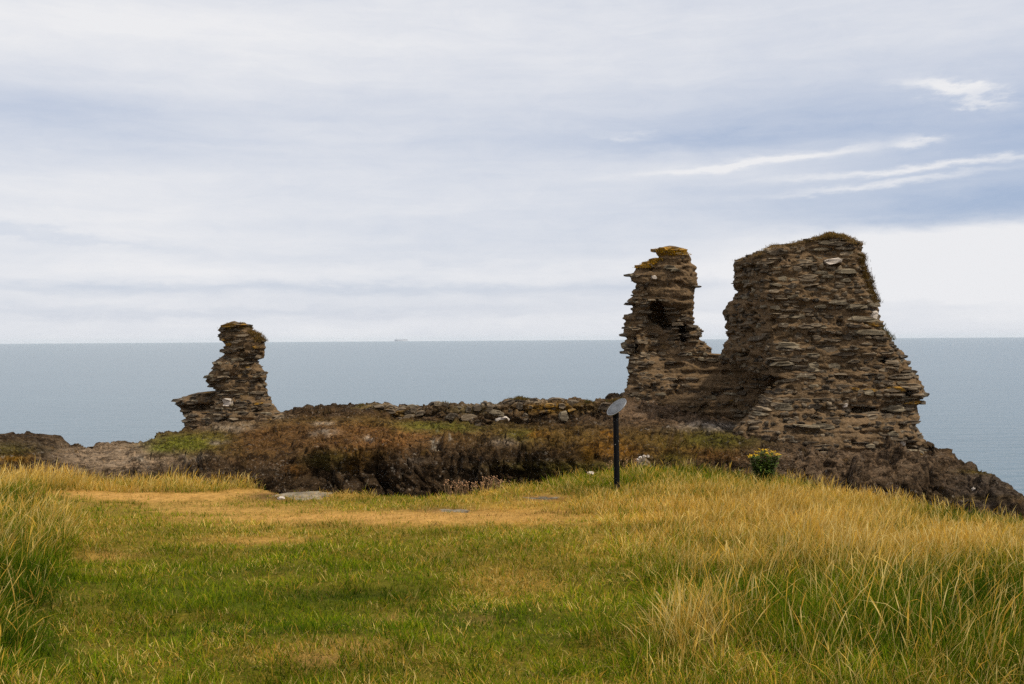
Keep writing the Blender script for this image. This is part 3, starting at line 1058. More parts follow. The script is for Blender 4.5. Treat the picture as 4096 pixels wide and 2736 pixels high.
def lay_stones(parent, items, limit=290):
    """items: (pos, tangent, normal, (len, depth, height), roll, kind). The largest become parts of their own."""
    items = sorted(items, key=lambda i: -(i[3][0] * i[3][2]) * i[6])
    inv = parent.matrix_world.inverted()
    for it in items[:limit]:
        p, t, nrm, size, roll, kind, _ = it
        me = random.choice(STONES[kind])
        o = bpy.data.objects.new('stone', me)
        up = np.array([0, 0, 1.0])
        c, s = math.cos(roll), math.sin(roll)
        tx, tz = t * c + up * s, up * c - t * s
        M = Matrix(((tx[0] * size[0], nrm[0] * size[1], tz[0] * size[2], p[0]),
                    (tx[1] * size[0], nrm[1] * size[1], tz[1] * size[2], p[1]),
                    (tx[2] * size[0], nrm[2] * size[1], tz[2] * size[2], p[2]), (0, 0, 0, 1)))
        o.parent = parent
        o.matrix_parent_inverse = Matrix.Identity(4)
        o.matrix_basis = inv @ M
        col.objects.link(o)
    joined_stones('small_rubble', [(i[0], i[1], i[2], i[3], i[4]) for i in items[limit:]], M_STONE, parent)


def ring_ruin(name, label, cat, left, right, top, bottom, front, thick, holes, seed, NF, step=5.0, course=(0.085, 0.165), gap=0.25, round_=0.35,
              special=(), kinds=(('plain', .8), ('grey', .17), ('ochre', .03)), jag=1.0, bare=0.12, length=(0.16, 0.62)):
    left, right = np.array(left, float), np.array(right, float)
    pys = np.arange(top, bottom, step)
    NS, NB = 10, 40
    L = np.interp(pys, left[:, 0], left[:, 1])
    R = np.interp(pys, right[:, 0], right[:, 1])
    R = np.maximum(R, L + 12)
    s = np.linspace(0, 1, NF)
    PX = L[:, None] + (R - L)[:, None] * s
    PY = np.broadcast_to(pys[:, None], PX.shape)
    YF = front(PX, PY)
    wid = (R - L)[:, None]
    edge = np.minimum(s[None, :], 1 - s[None, :]) * wid
    YF = YF + round_ * np.clip(1 - edge / 55.0, 0, 1) ** 2
    for hx, hy, rx, ry, dep in holes:
        q = ((PX - hx) / rx) ** 2 + ((PY - hy) / ry) ** 2
        YF = YF + dep * smooth(1.25, 0.55, q)
    FR = at(PX, PY, YF)
    th = thick(pys)[:, None]
    # back face
    sb = np.linspace(1, 0, NB)
    inset = np.minimum(26.0, wid * 0.2)
    PXB = (L[:, None] + inset) + (wid - 2 * inset) * sb
    YB = front(PXB, np.broadcast_to(pys[:, None], PXB.shape)) + th
    BK = at(PXB, np.broadcast_to(pys[:, None], PXB.shape), YB)
    zf = np.stack([np.interp(PXB[i], PX[i], FR[i, :, 2]) for i in range(len(pys))])
    BK[..., 2] = zf
    sd_ = np.linspace(0, 1, NS + 2)[1:-1][None, :, None]
    RS = FR[:, -1:, :] * (1 - sd_) + BK[:, :1, :] * sd_
    LS = BK[:, -1:, :] * (1 - sd_) + FR[:, :1, :] * sd_
    G = np.concatenate([FR, RS, BK, LS], axis=1)
    n = G.shape[1]
    tan = np.roll(G, -1, 1) - np.roll(G, 1, 1)
    tan[..., 2] = 0
    tan /= np.linalg.norm(tan, axis=-1, keepdims=True) + 1e-9
    nrm = np.stack([tan[..., 1], -tan[..., 0], np.zeros(tan.shape[:2])], -1)
    strata = fbm(G * np.array([0.9, 0.9, 7.5]), 3, seed)
    block = fbm(G * np.array([3.2, 3.2, 10.0]), 3, seed + 5)
    big = fbm(G * 0.8, 3, seed + 9)
    pit = fbm(G * np.array([2.6, 2.6, 4.5]), 3, seed + 14)
    fine = fbm(G * 13.0, 3, seed + 19)
    d = jag * (0.09 * strata + 0.07 * block) + 0.13 * big + 0.04 * fine - 0.17 * smooth(0.26, 0.55, pit)
    G2 = G + nrm * d[..., None]
    G2[..., 2] += 0.02 * fine
    V = G2.reshape(-1, 3)
    nr = len(pys)
    Q = grid_quads(nr, n, True)
    c = G2[0].mean(0) + np.array([0, 0, 0.04])
    V = np.vstack([V, c])
    T = [(len(V) - 1, (j + 1) % n, j) for j in range(n)]
    base = at(0.5 * (L[-1] + R[-1]), bottom, float(YF[-1].mean()) + float(thick(pys)[-1]) * 0.5)
    root = empty(name, Vector(base), label=label, cat=cat)
    me = mesh_quads('rubble_core', V - np.array(base), Q, M_MORTAR, None, False, T)
    o = bpy.data.objects.new('rubble_core', me)
    o.parent = root
    col.objects.link(o)
    # stones in rough courses
    items = []
    kn, kp = [k for k, _ in kinds], np.array([p for _, p in kinds])
    row_h = np.abs(np.gradient(FR[:, NF // 2, 2])).mean()
    i = 1.0
    rr = random.Random(seed)
    while i < nr - 2:
        h = rr.uniform(*course)
        ii = int(i)
        # walk along the row from part-way down the left side to part-way down the right side
        ids = list(range(n - 5, n)) + list(range(0, NF + 5))
        pts = G2[ii][ids]
        pts0 = G[ii][ids]
        acc = np.concatenate([[0], np.cumsum(np.linalg.norm(np.diff(pts0[:, :2], axis=0), axis=1))])
        dcur = rr.uniform(0, .2)
        while dcur < acc[-1]:
            ln = min(length[1], max(length[0], rr.lognormvariate(math.log(0.25), 0.58)))
            hh = h * rr.uniform(0.40, 1.15)
            mid = dcur + ln / 2
            if mid > acc[-1]:
                break
            k = int(np.searchsorted(acc, mid))
            k = min(max(k, 1), len(ids) - 2)
            p0 = pts0[k]
            msk = float(fbm(p0[None] * np.array([.8, .8, 1.1]), 2, seed + 31)[0])
            edge_s = not (7 <= k < len(ids) - 7)
            if rr.random() > (max(gap, .55) if edge_s else gap) and msk > -0.55 + bare:
                t = tan[ii][ids[k]]
                nn = nrm[ii][ids[k]]
                dep = rr.uniform(0.2, 0.36)
                out = rr.uniform(-0.03, 0.02) if edge_s else rr.uniform(-0.01, 0.085)
                j = min(max(ii + rr.randint(-1, 1), 0), nr - 1)
                pc = G2[j][ids[k]] - nn * (dep * 0.5 - out)
                kk = kn[int(np.searchsorted(np.cumsum(kp) / kp.sum(), rr.random()))]
                vis = 1.0 if 5 <= k < len(ids) - 5 else 0.5
                items.append((pc, t, nn, (ln, dep, hh), rr.gauss(0, 0.05), kk, vis))
            dcur += ln + rr.uniform(0.01, 0.09)
        i += h * rr.uniform(0.72, 1.0) / row_h
    for sx, sy, ln, hh, out, kk in special:
        ii = int(np.clip((sy - top) / step, 0, nr - 1))
        k = int(np.clip((sx - L[ii]) / max(R[ii] - L[ii], 1) * (NF - 1), 0, NF - 1))
        dep = 0.4
        nn = nrm[ii][k]
        if sx < L[ii] + 8 or sx > R[ii] - 8:
            nn = nrm[ii][min(max(k, 6), NF - 7)]
        items.append((G2[ii][k] - nn * (dep * .5 - out), tan[ii][min(max(k, 4), NF - 5)], nn, (ln, dep, hh), rr.gauss(0, .04), kk, 9.0))
    lay_stones(root, items)
    return root, G2, nrm, pys, NF


def turf_tuft(name, root, P, n, ln, wd, pal, lean=(0.05, 0.7), label=None):
    """grass rooted on a ruin: part of it"""
    idx = RNG.integers(0, len(P), n)
    B = P[idx] + RNG.normal(0, 0.05, (n, 3)) * np.array([1, 1, .15])
    base = np.array(root.matrix_world.translation)
    c1 = pick(np.array(pal), n, 0.3)
    me = blade_mesh(name, B - base, RNG.uniform(ln[0], ln[1], n), RNG.uniform(wd[0], wd[1], n), RNG.uniform(0, 6.28, n),
                    RNG.uniform(*lean, n), RNG.uniform(0, .4, n), c1 * .8, c1, 2, [1, .9])
    o = bpy.data.objects.new(name, me)
    o.parent = root
    o['kind'] = 'stuff'
    if label:
        o['label'] = label
    col.objects.link(o)


# --- tall narrow fragment with the hollow, and the low back wall running from it
A_L = [(986, 2668), (992, 2640), (1001, 2618), (1012, 2622), (1030, 2628), (1038, 2604), (1050, 2576), (1068, 2544), (1097, 2527), (1104, 2514), (1112, 2520), (1128, 2532),
       (1135, 2548), (1155, 2546), (1191, 2526), (1216, 2516), (1227, 2535), (1258, 2517), (1276, 2504), (1289, 2512), (1316, 2506), (1343, 2494),
       (1352, 2506), (1392, 2498), (1414, 2496), (1423, 2510), (1463, 2506), (1503, 2501), (1535, 2503), (1566, 2493), (1590, 2486), (1720, 2480)]
A_R = [(986, 2690), (992, 2715), (999, 2736), (1017, 2756), (1039, 2758), (1066, 2776), (1108, 2793), (1125, 2790), (1146, 2795), (1182, 2782), (1218, 2782), (1245, 2778),
       (1267, 2780), (1303, 2778), (1312, 2782), (1325, 2798), (1334, 2804), (1345, 2797), (1360, 2800), (1379, 2829), (1396, 2853), (1416, 2855), (1419, 2880),
       (1424, 3060), (1440, 3130), (1560, 3150), (1720, 3120)]


def front_A(px, py):
    y = 32.2 + 0.0 * px
    y = y - 0.35 * smooth(1380, 1650, py)
    y = y - 1.3 * smooth(2860, 3120, px)
    y = y + 0.5 * np.exp(-((px - 2640) / 90) ** 2) * smooth(1180, 1300, py) * smooth(1560, 1400, py)
    return y


ruinA, GA, NA, PYA, NFA = ring_ruin(
    'ruined_wall_fragment', 'tall narrow ruined wall fragment with a dark hollow and orange lichen along its top', 'ruin',
    A_L, A_R, 986, 1720, front_A, lambda p: 0.75 + 0.45 * smooth(1000, 1500, p), [(2628, 1250, 34, 46, .95), (2655, 1275, 18, 40, .8), (2735, 1335, 17, 34, .8), (2700, 1305, 45, 10, .4), (2540, 1375, 12, 26, .5)],
    201, 150, special=[(2515, 1104, .42, .10, .10, 'grey'), (2512, 1217, .40, .10, .06, 'plain'), (2496, 1343, .45, .10, .06, 'plain'), (2500, 1385, .30, .26, .05, 'grey'), (2500, 1415, .45, .13, .06, 'grey'),
                       (2680, 1073, .45, .16, .08, 'grey'), (2700, 1085, .3, .1, .1, 'grey'), (2615, 1113, .18, .13, .09, 'white'), (2800, 1330, .3, .10, .08, 'plain'), (2790, 1146, .5, .08, .1, 'plain'),
                       (2620, 1003, .4, .12, .08, 'ochre'), (2655, 997, .4, .12, .06, 'ochre'), (2690, 996, .4, .12, .06, 'ochre'), (2725, 1004, .4, .12, .06, 'ochre'), (2580, 1052, .4, .12, .06, 'ochre'),
                       (2555, 1066, .35, .12, .06, 'ochre'), (2610, 1044, .35, .12, .06, 'ochre'), (2596, 1062, .25, .12, .08, 'ochre'), (2925, 1445, .13, .34, .06, 'grey'), (2952, 1450, .2, .3, .06, 'grey'), (2972, 1440, .1, .3, .06, 'grey')],
    kinds=(('plain', .87), ('grey', .12), ('ochre', .01)), gap=.42, bare=.3, length=(.14, .5), course=(.085, .15))

# --- the broad main wall
B_L = [(936, 3300), (941, 3285), (946, 3265), (959, 3213), (971, 3170), (980, 3087), (996, 3060), (1009, 3038), (1026, 2976), (1041, 2940), (1076, 2940), (1114, 2942), (1141, 2940),
       (1164, 2949), (1187, 2936), (1225, 2907), (1244, 2896), (1267, 2898), (1282, 2907), (1315, 2890), (1325, 2903), (1351, 2907), (1378, 2896),
       (1413, 2879), (1440, 2900), (1470, 2960), (1500, 3050), (1525, 3112), (1555, 3100), (1590, 3060), (1640, 3010), (1690, 2960), (1715, 2930), (1760, 2920), (1850, 2960)]
B_R = [(936, 3345), (938, 3365), (946, 3393), (969, 3424), (973, 3444), (1039, 3455), (1076, 3470), (1142, 3488), (1230, 3510), (1281, 3521), (1333, 3550), (1377, 3576), (1406, 3605),
       (1465, 3638), (1487, 3658), (1531, 3686), (1575, 3708), (1589, 3708), (1598, 3684), (1615, 3688), (1626, 3674), (1670, 3686), (1696, 3691),
       (1704, 3681), (1743, 3690), (1765, 3702), (1790, 3730), (1850, 3790)]


def front_B(px, py):
    # left third turns away from the viewer as the return face
    corner = np.interp(py, [936, 1100, 1250, 1400, 1500, 1850], [3060, 3060, 3080, 3100, 3120, 3120])
    left = np.interp(py, [936, 1180, 1400, 1480, 1530, 1850], [2900, 2890, 2860, 2900, 2700, 2700])
    k = np.clip((corner - px) / np.maximum(corner - left, 1), 0, 1)
    depth = np.interp(py, [936, 1180, 1440, 1520, 1580], [0.9, 2.0, 3.4, 3.0, 1.0])
    y = 28.2 + depth * k ** 1.15
    y = y - 0.9 * smooth(1450, 1800, py) - 0.35 * smooth(1000, 1500, py)
    y = y + 0.25 * smooth(3400, 3700, px)
    # hollow band undercut on the lower right
    y = y + 0.35 * np.exp(-((py - 1640) / 38) ** 2) * smooth(3250, 3420, px)
    return y


ruinB, GB, NB_, PYB, NFB = ring_ruin(
    'ruined_castle_wall', 'broad massive ruined castle wall of layered rubble stone, wider at its foot, grass on its top', 'ruin',
    B_L, B_R, 936, 1850, front_B, lambda p: 1.1 + 0.5 * smooth(1000, 1700, p), [(2975, 1165, 40, 22, .5), (3090, 1520, 26, 18, .7), (3455, 1640, 55, 14, .4), (3630, 1570, 10, 16, .3), (3530, 1440, 30, 14, .25)],
    301, 190, special=[(3250, 1036, .70, .14, .10, 'grey'), (3328, 1046, .48, .19, .13, 'white'), (3400, 1020, .42, .3, .1, 'grey'), (3380, 1088, .62, .17, .09, 'grey'), (3310, 975, .45, .12, .1, 'grey'), (3290, 1000, .5, .1, .1, 'grey'),
                       (3500, 1262, .24, .27, .12, 'white'), (3498, 1298, .40, .17, .12, 'ochre'), (3490, 1225, .5, .15, .1, 'grey'), (3480, 1335, .85, .16, .10, 'grey'), (3420, 1230, .55, .16, .1, 'grey'), (3350, 1215, .6, .14, .1, 'grey'), (3520, 1360, .6, .12, .1, 'plain'),
                       (3695, 1582, .52, .14, .10, 'grey'), (3660, 1615, .6, .10, .08, 'ochre'), (3690, 1612, .3, .12, .08, 'plain'), (3580, 1560, .55, .14, .08, 'ochre'), (3480, 1562, .4, .1, .08, 'ochre'), (3420, 1557, .2, .07, .08, 'ochre'),
                       (3375, 1622, .14, .12, .09, 'white'), (3580, 1640, .52, .2, .2, 'grey'), (3625, 1778, .17, .14, .1, 'white'), (3640, 1815, .85, .18, .08, 'grey'), (3230, 1710, .75, .07, .1, 'grey'), (3140, 1632, .6, .24, .03, 'grey'),
                       (3130, 1460, .7, .13, .09, 'grey'), (3240, 1480, .65, .15, .09, 'grey'), (3150, 1390, .8, .22, .04, 'grey'), (3300, 1345, .7, .15, .08, 'plain'), (3660, 1490, .45, .1, .1, 'plain'), (3600, 1430, .5, .12, .08, 'plain')],
    kinds=(('plain', .80), ('grey', .18), ('ochre', .012)), gap=.20, bare=.08, length=(.14, .85))

# --- the isolated pinnacle
C_L = [(1288, 930), (1294, 912), (1315, 880), (1338, 884), (1355, 891), (1365, 906), (1384, 912), (1400, 902), (1406, 896), (1418, 906), (1433, 879), (1456, 856), (1499, 833),
       (1525, 834), (1548, 845), (1558, 864), (1568, 862), (1574, 800), (1578, 768), (1586, 742), (1596, 718), (1608, 706), (1620, 712), (1632, 726), (1659, 736), (1686, 742), (1724, 738), (1790, 730)]
C_R = [(1288, 948), (1294, 985), (1303, 1000), (1311, 1014), (1318, 1008), (1328, 1020), (1342, 1040), (1365, 1056), (1407, 1058), (1430, 1055), (1449, 1042), (1476, 1040), (1491, 1058), (1514, 1064), (1544, 1062),
       (1571, 1068), (1617, 1094), (1646, 1124), (1680, 1150), (1790, 1170)]


def front_C(px, py):
    y = 31.4 + 0.0 * px
    y = y + 0.55 * smooth(930, 800, px) * smooth(1480, 1600, py)
    y = y - 0.5 * smooth(1560, 1720, py)
    return y


ruinC, GC, NC_, PYC, NFC = ring_ruin(
    'stone_pinnacle', 'slender leaning stump of ruined masonry standing alone on the headland, low ledge at its side', 'ruin',
    C_L, C_R, 1288, 1790, front_C, lambda p: 0.95 + 0.4 * smooth(1400, 1650, p), [(800, 1630, 70, 14, .4), (905, 1672, 10, 24, .15)],
    401, 110, special=[(930, 1306, .75, .13, .10, 'ochre'), (985, 1306, .5, .1, .10, 'plain'), (900, 1316, .4, .1, .08, 'plain'), (905, 1405, .4, .11, .08, 'plain'), (1045, 1424, .4, .12, .08, 'plain'), (845, 1510, .45, .12, .08, 'grey'),
                       (850, 1546, .35, .1, .08, 'plain'), (915, 1612, .34, .24, .06, 'white'), (1040, 1500, .35, .12, .1, 'plain'), (720, 1605, .5, .12, .08, 'plain'), (1030, 1388, .3, .1, .08, 'ochre')],
    kinds=(('plain', .82), ('grey', .14), ('ochre', .04)), gap=.2, bare=.1, length=(.12, .42), course=(.07, .13), round_=.3)


# --- low crumbled wall along the crest
W_TOP = np.array([(1395, 1632), (1440, 1624), (1480, 1624), (1500, 1618), (1545, 1618), (1560, 1627), (1620, 1630), (1700, 1626), (1720, 1620), (1830, 1618), (1920, 1620), (1930, 1614), (1990, 1618),
                  (2040, 1607), (2065, 1602), (2180, 1602), (2290, 1600), (2312, 1597), (2345, 1606), (2370, 1611), (2400, 1603), (2500, 1600)])
W_BOT = np.array([(1395, 1655), (1600, 1672), (1800, 1688), (2000, 1700), (2200, 1697), (2400, 1700), (2500, 1690)])


def build_low_wall():
    pxs = np.arange(1395, 2500, 5.0)
    tp = np.interp(pxs, W_TOP[:, 0], W_TOP[:, 1])
    bt = np.interp(pxs, W_BOT[:, 0], W_BOT[:, 1]) + 14
    Y0 = 30.6 + 0.35 * np.sin(pxs / 260.0)
    prof = [(0.0, 0.0), (.15, .03), (.3, .06), (.45, .08), (.6, .11), (.75, .15), (.88, .20), (.96, .30), (1.0, .45), (1.0, .62), (.98, .78), (.9, .9), (.6, .97), (.0, 1.0)]
    hs = np.interp(np.linspace(0, 13, 46), np.arange(14), [p_[0] for p_ in prof])
    ds = np.interp(np.linspace(0, 13, 46), np.arange(14), [p_[1] for p_ in prof])
    G = np.stack([at(pxs, bt + (tp - bt) * h, Y0) + np.array([0, dd * 1.0, 0]) for h, dd in zip(hs, ds)])
    N = grid_normals(G)
    if (N[4] @ np.array([0, -1.0, 0])).mean() < 0:
        N = -N
    f1, g1 = facets(G * np.array([2.2, 2.2, 4.2]), 510)
    f2, g2 = facets(G * np.array([6.0, 6.0, 11.0]), 530)
    tops = 1 - 0.65 * smooth(.9, 1.0, hs)[:, None]
    d = tops * (0.11 * f1 - 0.12 * g1) + 0.05 * f2 - 0.04 * g2 + 0.05 * fbm(G * np.array([1.4, 1.4, 2.0]), 3, 501)
    G2 = G + N * d[..., None]
    wpx, wpy = to_px(G2.reshape(-1, 3))
    wc = np.broadcast_to(np.array([0.075, 0.050, 0.028]), (len(wpx), 3)).copy()
    for cx, cy, rx, ry, c_, am in ((2200, 1630, 110, 22, (.19, .105, .015), .8), (1600, 1655, 60, 14, (.13, .08, .02), .7), (2120, 1606, 80, 8, (.21, .17, .12), .8), (1960, 1618, 60, 8, (.2, .165, .12), .8),
                                   (1880, 1640, 90, 16, (.09, .07, .03), .7), (1520, 1622, 40, 8, (.2, .16, .11), .7), (2330, 1630, 60, 20, (.12, .08, .03), .7), (1450, 1630, 80, 14, (.12, .09, .035), .8)):
        k_ = (am * np.minimum(1.3 * blob(wpx, wpy, cx, cy, rx, ry), 1))[:, None]
        wc = wc * (1 - k_) + np.array(c_) * k_
    base = at(1950, 1700, 31.0)
    root = empty('low_ruined_wall', Vector(base), label='low crumbled rubble wall along the crest between the stump and the narrow fragment', cat='wall')
    me = mesh_quads('rubble_core', G2.reshape(-1, 3) - base, grid_quads(*G.shape[:2]), M_ROCK, wc)
    me.attributes.new('Lichen', 'FLOAT', 'POINT').data.foreach_set('value', np.full(len(wc), .9, np.float32))
    o = bpy.data.objects.new('rubble_core', me)
    o.parent = root
    col.objects.link(o)
    items = []
    rr = random.Random(55)
    for r in (4, 9, 14, 18, 22, 25):
        x = rr.uniform(0, 4)
        while x < len(pxs) - 6:
            ln = rr.uniform(.16, .55)
            stp = ln * FPX / 30.6 / 5.0
            k = int(x + stp / 2)
            if k >= len(pxs) - 1:
                break
            if rr.random() < .42:
                t = G[r, min(k + 1, len(pxs) - 1)] - G[r, k - 1]
                t /= np.linalg.norm(t)
                hgt = abs(G[28, k, 2] - G[0, k, 2])
                nn = np.array([t[1], -t[0], 0])
                nn /= np.linalg.norm(nn)
                dep = rr.uniform(.25, .4)
                kind = 'white' if rr.random() < .012 else ('grey' if rr.random() < (.20 if r == 25 else .10) else ('ochre' if rr.random() < .03 else 'plain'))
                items.append((G2[r, k] - nn * (dep * .5 - rr.uniform(-.02, .05)), t, nn, (ln, dep, min(.24, hgt * rr.uniform(.16, .38))), rr.gauss(0, .09), kind, 1.0))
            x += stp * rr.uniform(.95, 1.3)
    for px, py, ln, hh, kind in ((2012, 1685, .42, .26, 'white'), (2255, 1665, .32, .34, 'grey'), (2120, 1628, .16, .12, 'ochre'), (2195, 1622, .3, .14, 'ochre'), (2180, 1645, .35, .10, 'ochre'), (2285, 1640, .25, .10, 'ochre')):
        k = int((px - 1395) / 5)
        p = at(px, py, Y0[k] + 0.16)
        items.append((p, np.array([1.0, 0, 0]), np.array([0, -1.0, 0]), (ln, .4, hh), .1, kind, 9.0))
    lay_stones(root, items)
    return root, G2


ruinW, GW = build_low_wall()

# --- grass and plants growing on the ruins
BRN = [(.16, .10, .035), (.22, .13, .04), (.11, .085, .025), (.28, .17, .05)]
GRN = [(.08, .09, .02), (.12, .11, .03), (.15, .10, .03)]
topB = GB[0:34, :NFB].reshape(-1, 3)
pxb, pyb = to_px(topB)
topline = np.interp(pxb, [2938, 2976, 3041, 3060, 3087, 3175, 3213, 3271, 3347, 3424], [1045, 1030, 1013, 1000, 984, 975, 963, 950, 942, 970])
near = np.abs(pyb - topline) < 12
turf_tuft('grass_cap', ruinB, topB[near], 4200, (.025, .07), (.006, .014), BRN)
sel = near & (((pxb > 3020) & (pxb < 3110)) | (pxb > 3260))
turf_tuft('grass_cap', ruinB, topB[sel], 1500, (.04, .12), (.005, .011), BRN + [(.30, .16, .03)])
edgeB = GB[18:58, NFB - 9:NFB + 3].reshape(-1, 3)
turf_tuft('hanging_grass', ruinB, edgeB, 4200, (.06, .17), (.006, .013), [(.13, .075, .022), (.10, .07, .02), (.17, .10, .03)])
edgeB2 = GB[73:86, NFB - 4:NFB + 2].reshape(-1, 3)
turf_tuft('hanging_grass', ruinB, edgeB2, 700, (.05, .12), (.006, .012), GRN)
turf_tuft('moss_cap', ruinA, GA[2:8, 10:NFA - 10].reshape(-1, 3), 2200, (.02, .06), (.012, .028), [(.55, .30, .015), (.48, .26, .015), (.40, .24, .03)], (.2, .9))
la = GA[10:18, 0:40].reshape(-1, 3)
turf_tuft('moss_cap', ruinA, la, 1500, (.02, .06), (.012, .028), [(.48, .26, .015), (.40, .22, .02), (.28, .17, .03)], (.2, .9))
turf_tuft('moss_cap', ruinC, GC[1:6, 5:NFC - 5].reshape(-1, 3), 900, (.02, .05), (.012, .024), [(.22, .16, .04), (.28, .17, .03), (.18, .13, .04)], (.2, .9))
turf_tuft('grass_cap', ruinC, GC[8:17, NFC - 26:NFC].reshape(-1, 3), 1500, (.05, .13), (.006, .013), BRN)
wt = GW[24:36].reshape(-1, 3)
turf_tuft('grass_cap', ruinW, wt[fbm(wt * 1.2, 2, 88) > .05], 4200, (.03, .09), (.01, .02), BRN + GRN)


# ------------------------------------------------------------------ information post
def mat_simple(name, c, rough, spec=.5, metal=0.0, chip=None):
    m, t = new_mat(name)
    g = t.n('ShaderNodeTexCoord').outputs['Object']
    n1 = t.noise(g, 30.0, 5.0, .65)
    n2 = t.noise(g, 6.0, 3.0, .6)
    cc = t.mix(t.ramp(n1, .35, .7), tuple(v * .8 for v in c), tuple(min(v * 1.2, 1) for v in c))
    if chip:
        cc = t.mix(t.math('MULTIPLY', t.ramp(t.noise(g, 24.0, 2.0, .5), .68, .72), t.ramp(n2, .5, .6)), cc, chip)
    b = out_bsdf(t, cc, rough, spec, n1, .002, .4)
    b.inputs['Metallic'].default_value = metal
    return m


M_POST = mat_simple('black_post_paint', (.004, .0045, .006), .75, .12, 0, (.45, .45, .43))
M_PLATE = mat_simple('weathered_plate', (.15, .155, .16), .5, .5, .35)
M_PLATE_RIM = mat_simple('plate_rim', (.22, .225, .23), .45, .5, .3)
M_PLATE_MARK = mat_simple('plate_relief', (.25, .255, .26), .45, .5, .3)


def build_post():
    base = at(2468, 1952, 14.2)
    base[2] = ground_z(base[0:1], base[1:2])[0]
    topc = at(2463, 1650, 14.2)
    root = empty('viewpoint_post', Vector(base - np.array([0, 0, .02])), label='black round post carrying a tilted round grey information plate, paint chipped', cat='post')
    rb = np.array(root.matrix_world.translation)

    def part(name, V, Q, T, mat, sm=True, parent=None):
        me = mesh_quads(name, np.array(V) - rb, Q, mat, None, sm, T)
        o = bpy.data.objects.new(name, me)
        o.parent = parent or root
        col.objects.link(o)
        return o
    r = 0.040
    V, Q, T = tube([base - np.array([0, 0, .15]), base, base * .5 + topc * .5, topc - np.array([0, 0, .04]), topc], [r * 1.06, r * 1.06, r, r, r * .98], 24)
    part('post', V, Q, T, M_POST)
    # bracket collar under the plate
    V, Q, T = tube([topc - np.array([0, 0, .075]), topc - np.array([0, 0, .07]), topc - np.array([0, 0, .01]), topc - np.array([0, 0, .005])], [r, r * 1.1, r * 1.1, r], 24)
    part('collar', V, Q, T, M_POST)
    n = Vector((-.62, -.31, .72)).normalized()
    ctr = Vector(at(2466.5, 1628, 14.2))
    a = n.cross(Vector((0, 1, 0))).normalized()
    b = n.cross(a)
    R = .167

    def disc(name, r0, r1, z0, z1, mat, seg=48, parent=None):
        V, Q = [], []
        for rr_, zz in ((r0, z0), (r1, z0), (r1, z1), (r0, z1)):
            for k in range(seg):
                t = 2 * math.pi * k / seg
                V.append(tuple(ctr + (a * math.cos(t) + b * math.sin(t)) * rr_ + n * zz))
        for i in range(4):
            j = (i + 1) % 4
            for k in range(seg):
                Q.append((i * seg + k, i * seg + (k + 1) % seg, j * seg + (k + 1) % seg, j * seg + k))
        return part(name, V, Q, None, mat, False, parent)
    plate = disc('plate', 0.0008, R, -.006, .004, M_PLATE)
    disc('plate_rim', R - .010, R + .002, -.007, .006, M_PLATE_RIM, parent=plate)
    disc('plate_ring', R * .70, R * .715, .004, .006, M_PLATE_MARK, parent=plate)
    # engraved direction lines on the plate
    V, Q = [], []
    rr = random.Random(3)
    for k in range(34):
        t = 2 * math.pi * k / 34
        d = a * math.cos(t) + b * math.sin(t)
        e = n.cross(d)
        r0, r1 = R * (.73 + rr.random() * .04), R * (.84 + rr.random() * .06)
        i = len(V)
        for rad, s in ((r0, -1), (r1, -1), (r1, 1), (r0, 1)):
            V.append(tuple(ctr + d * rad + e * (.0022 * s) + n * .0062))
        Q.append((i, i + 1, i + 2, i + 3))
    for k in range(9):
        yy = -R * .42 + k * R * .105
        hl = math.sqrt(max((R * .62) ** 2 - yy * yy, 0)) * rr.uniform(.6, .95)
        i = len(V)
        for sx, sy in ((-1, -1), (1, -1), (1, 1), (-1, 1)):
            V.append(tuple(ctr + a * (hl * sx) + b * (yy + .0028 * sy) + n * .0062))
        Q.append((i, i + 1, i + 2, i + 3))
    part('plate_engraving', V, Q, None, M_PLATE_MARK, False, plate)['kind'] = 'stuff'
    # strut bracket with bare metal showing on its right side
    V, Q, T = tube([topc + np.array([.030, -.028, -.005]), topc + np.array([.032, -.030, .04])], [.011, .011], 8)
    part('bracket', V, Q, T, M_PLATE)


build_post()

# ------------------------------------------------------------------ ragwort
def mat_flat(name, c, rough=.8, transl=None):
    m, t = new_mat(name)
    g = t.n('ShaderNodeNewGeometry')
    r = g.outputs['Random Per Island']
    cc = t.mix(r, tuple(v * .7 for v in c), tuple(min(v * 1.35, 1) for v in c))
    out_bsdf(t, cc, rough, .2)
    return m


M_RAG_LEAF = mat_flat('ragwort_leaf', (.075, .115, .014))
M_RAG_STEM = mat_flat('ragwort_stem', (.09, .10, .025))
M_RAG_FLOWER = mat_flat('ragwort_flower', (.66, .42, .012))
M_RAG_EYE = mat_flat('ragwort_eye', (.55, .28, .01))


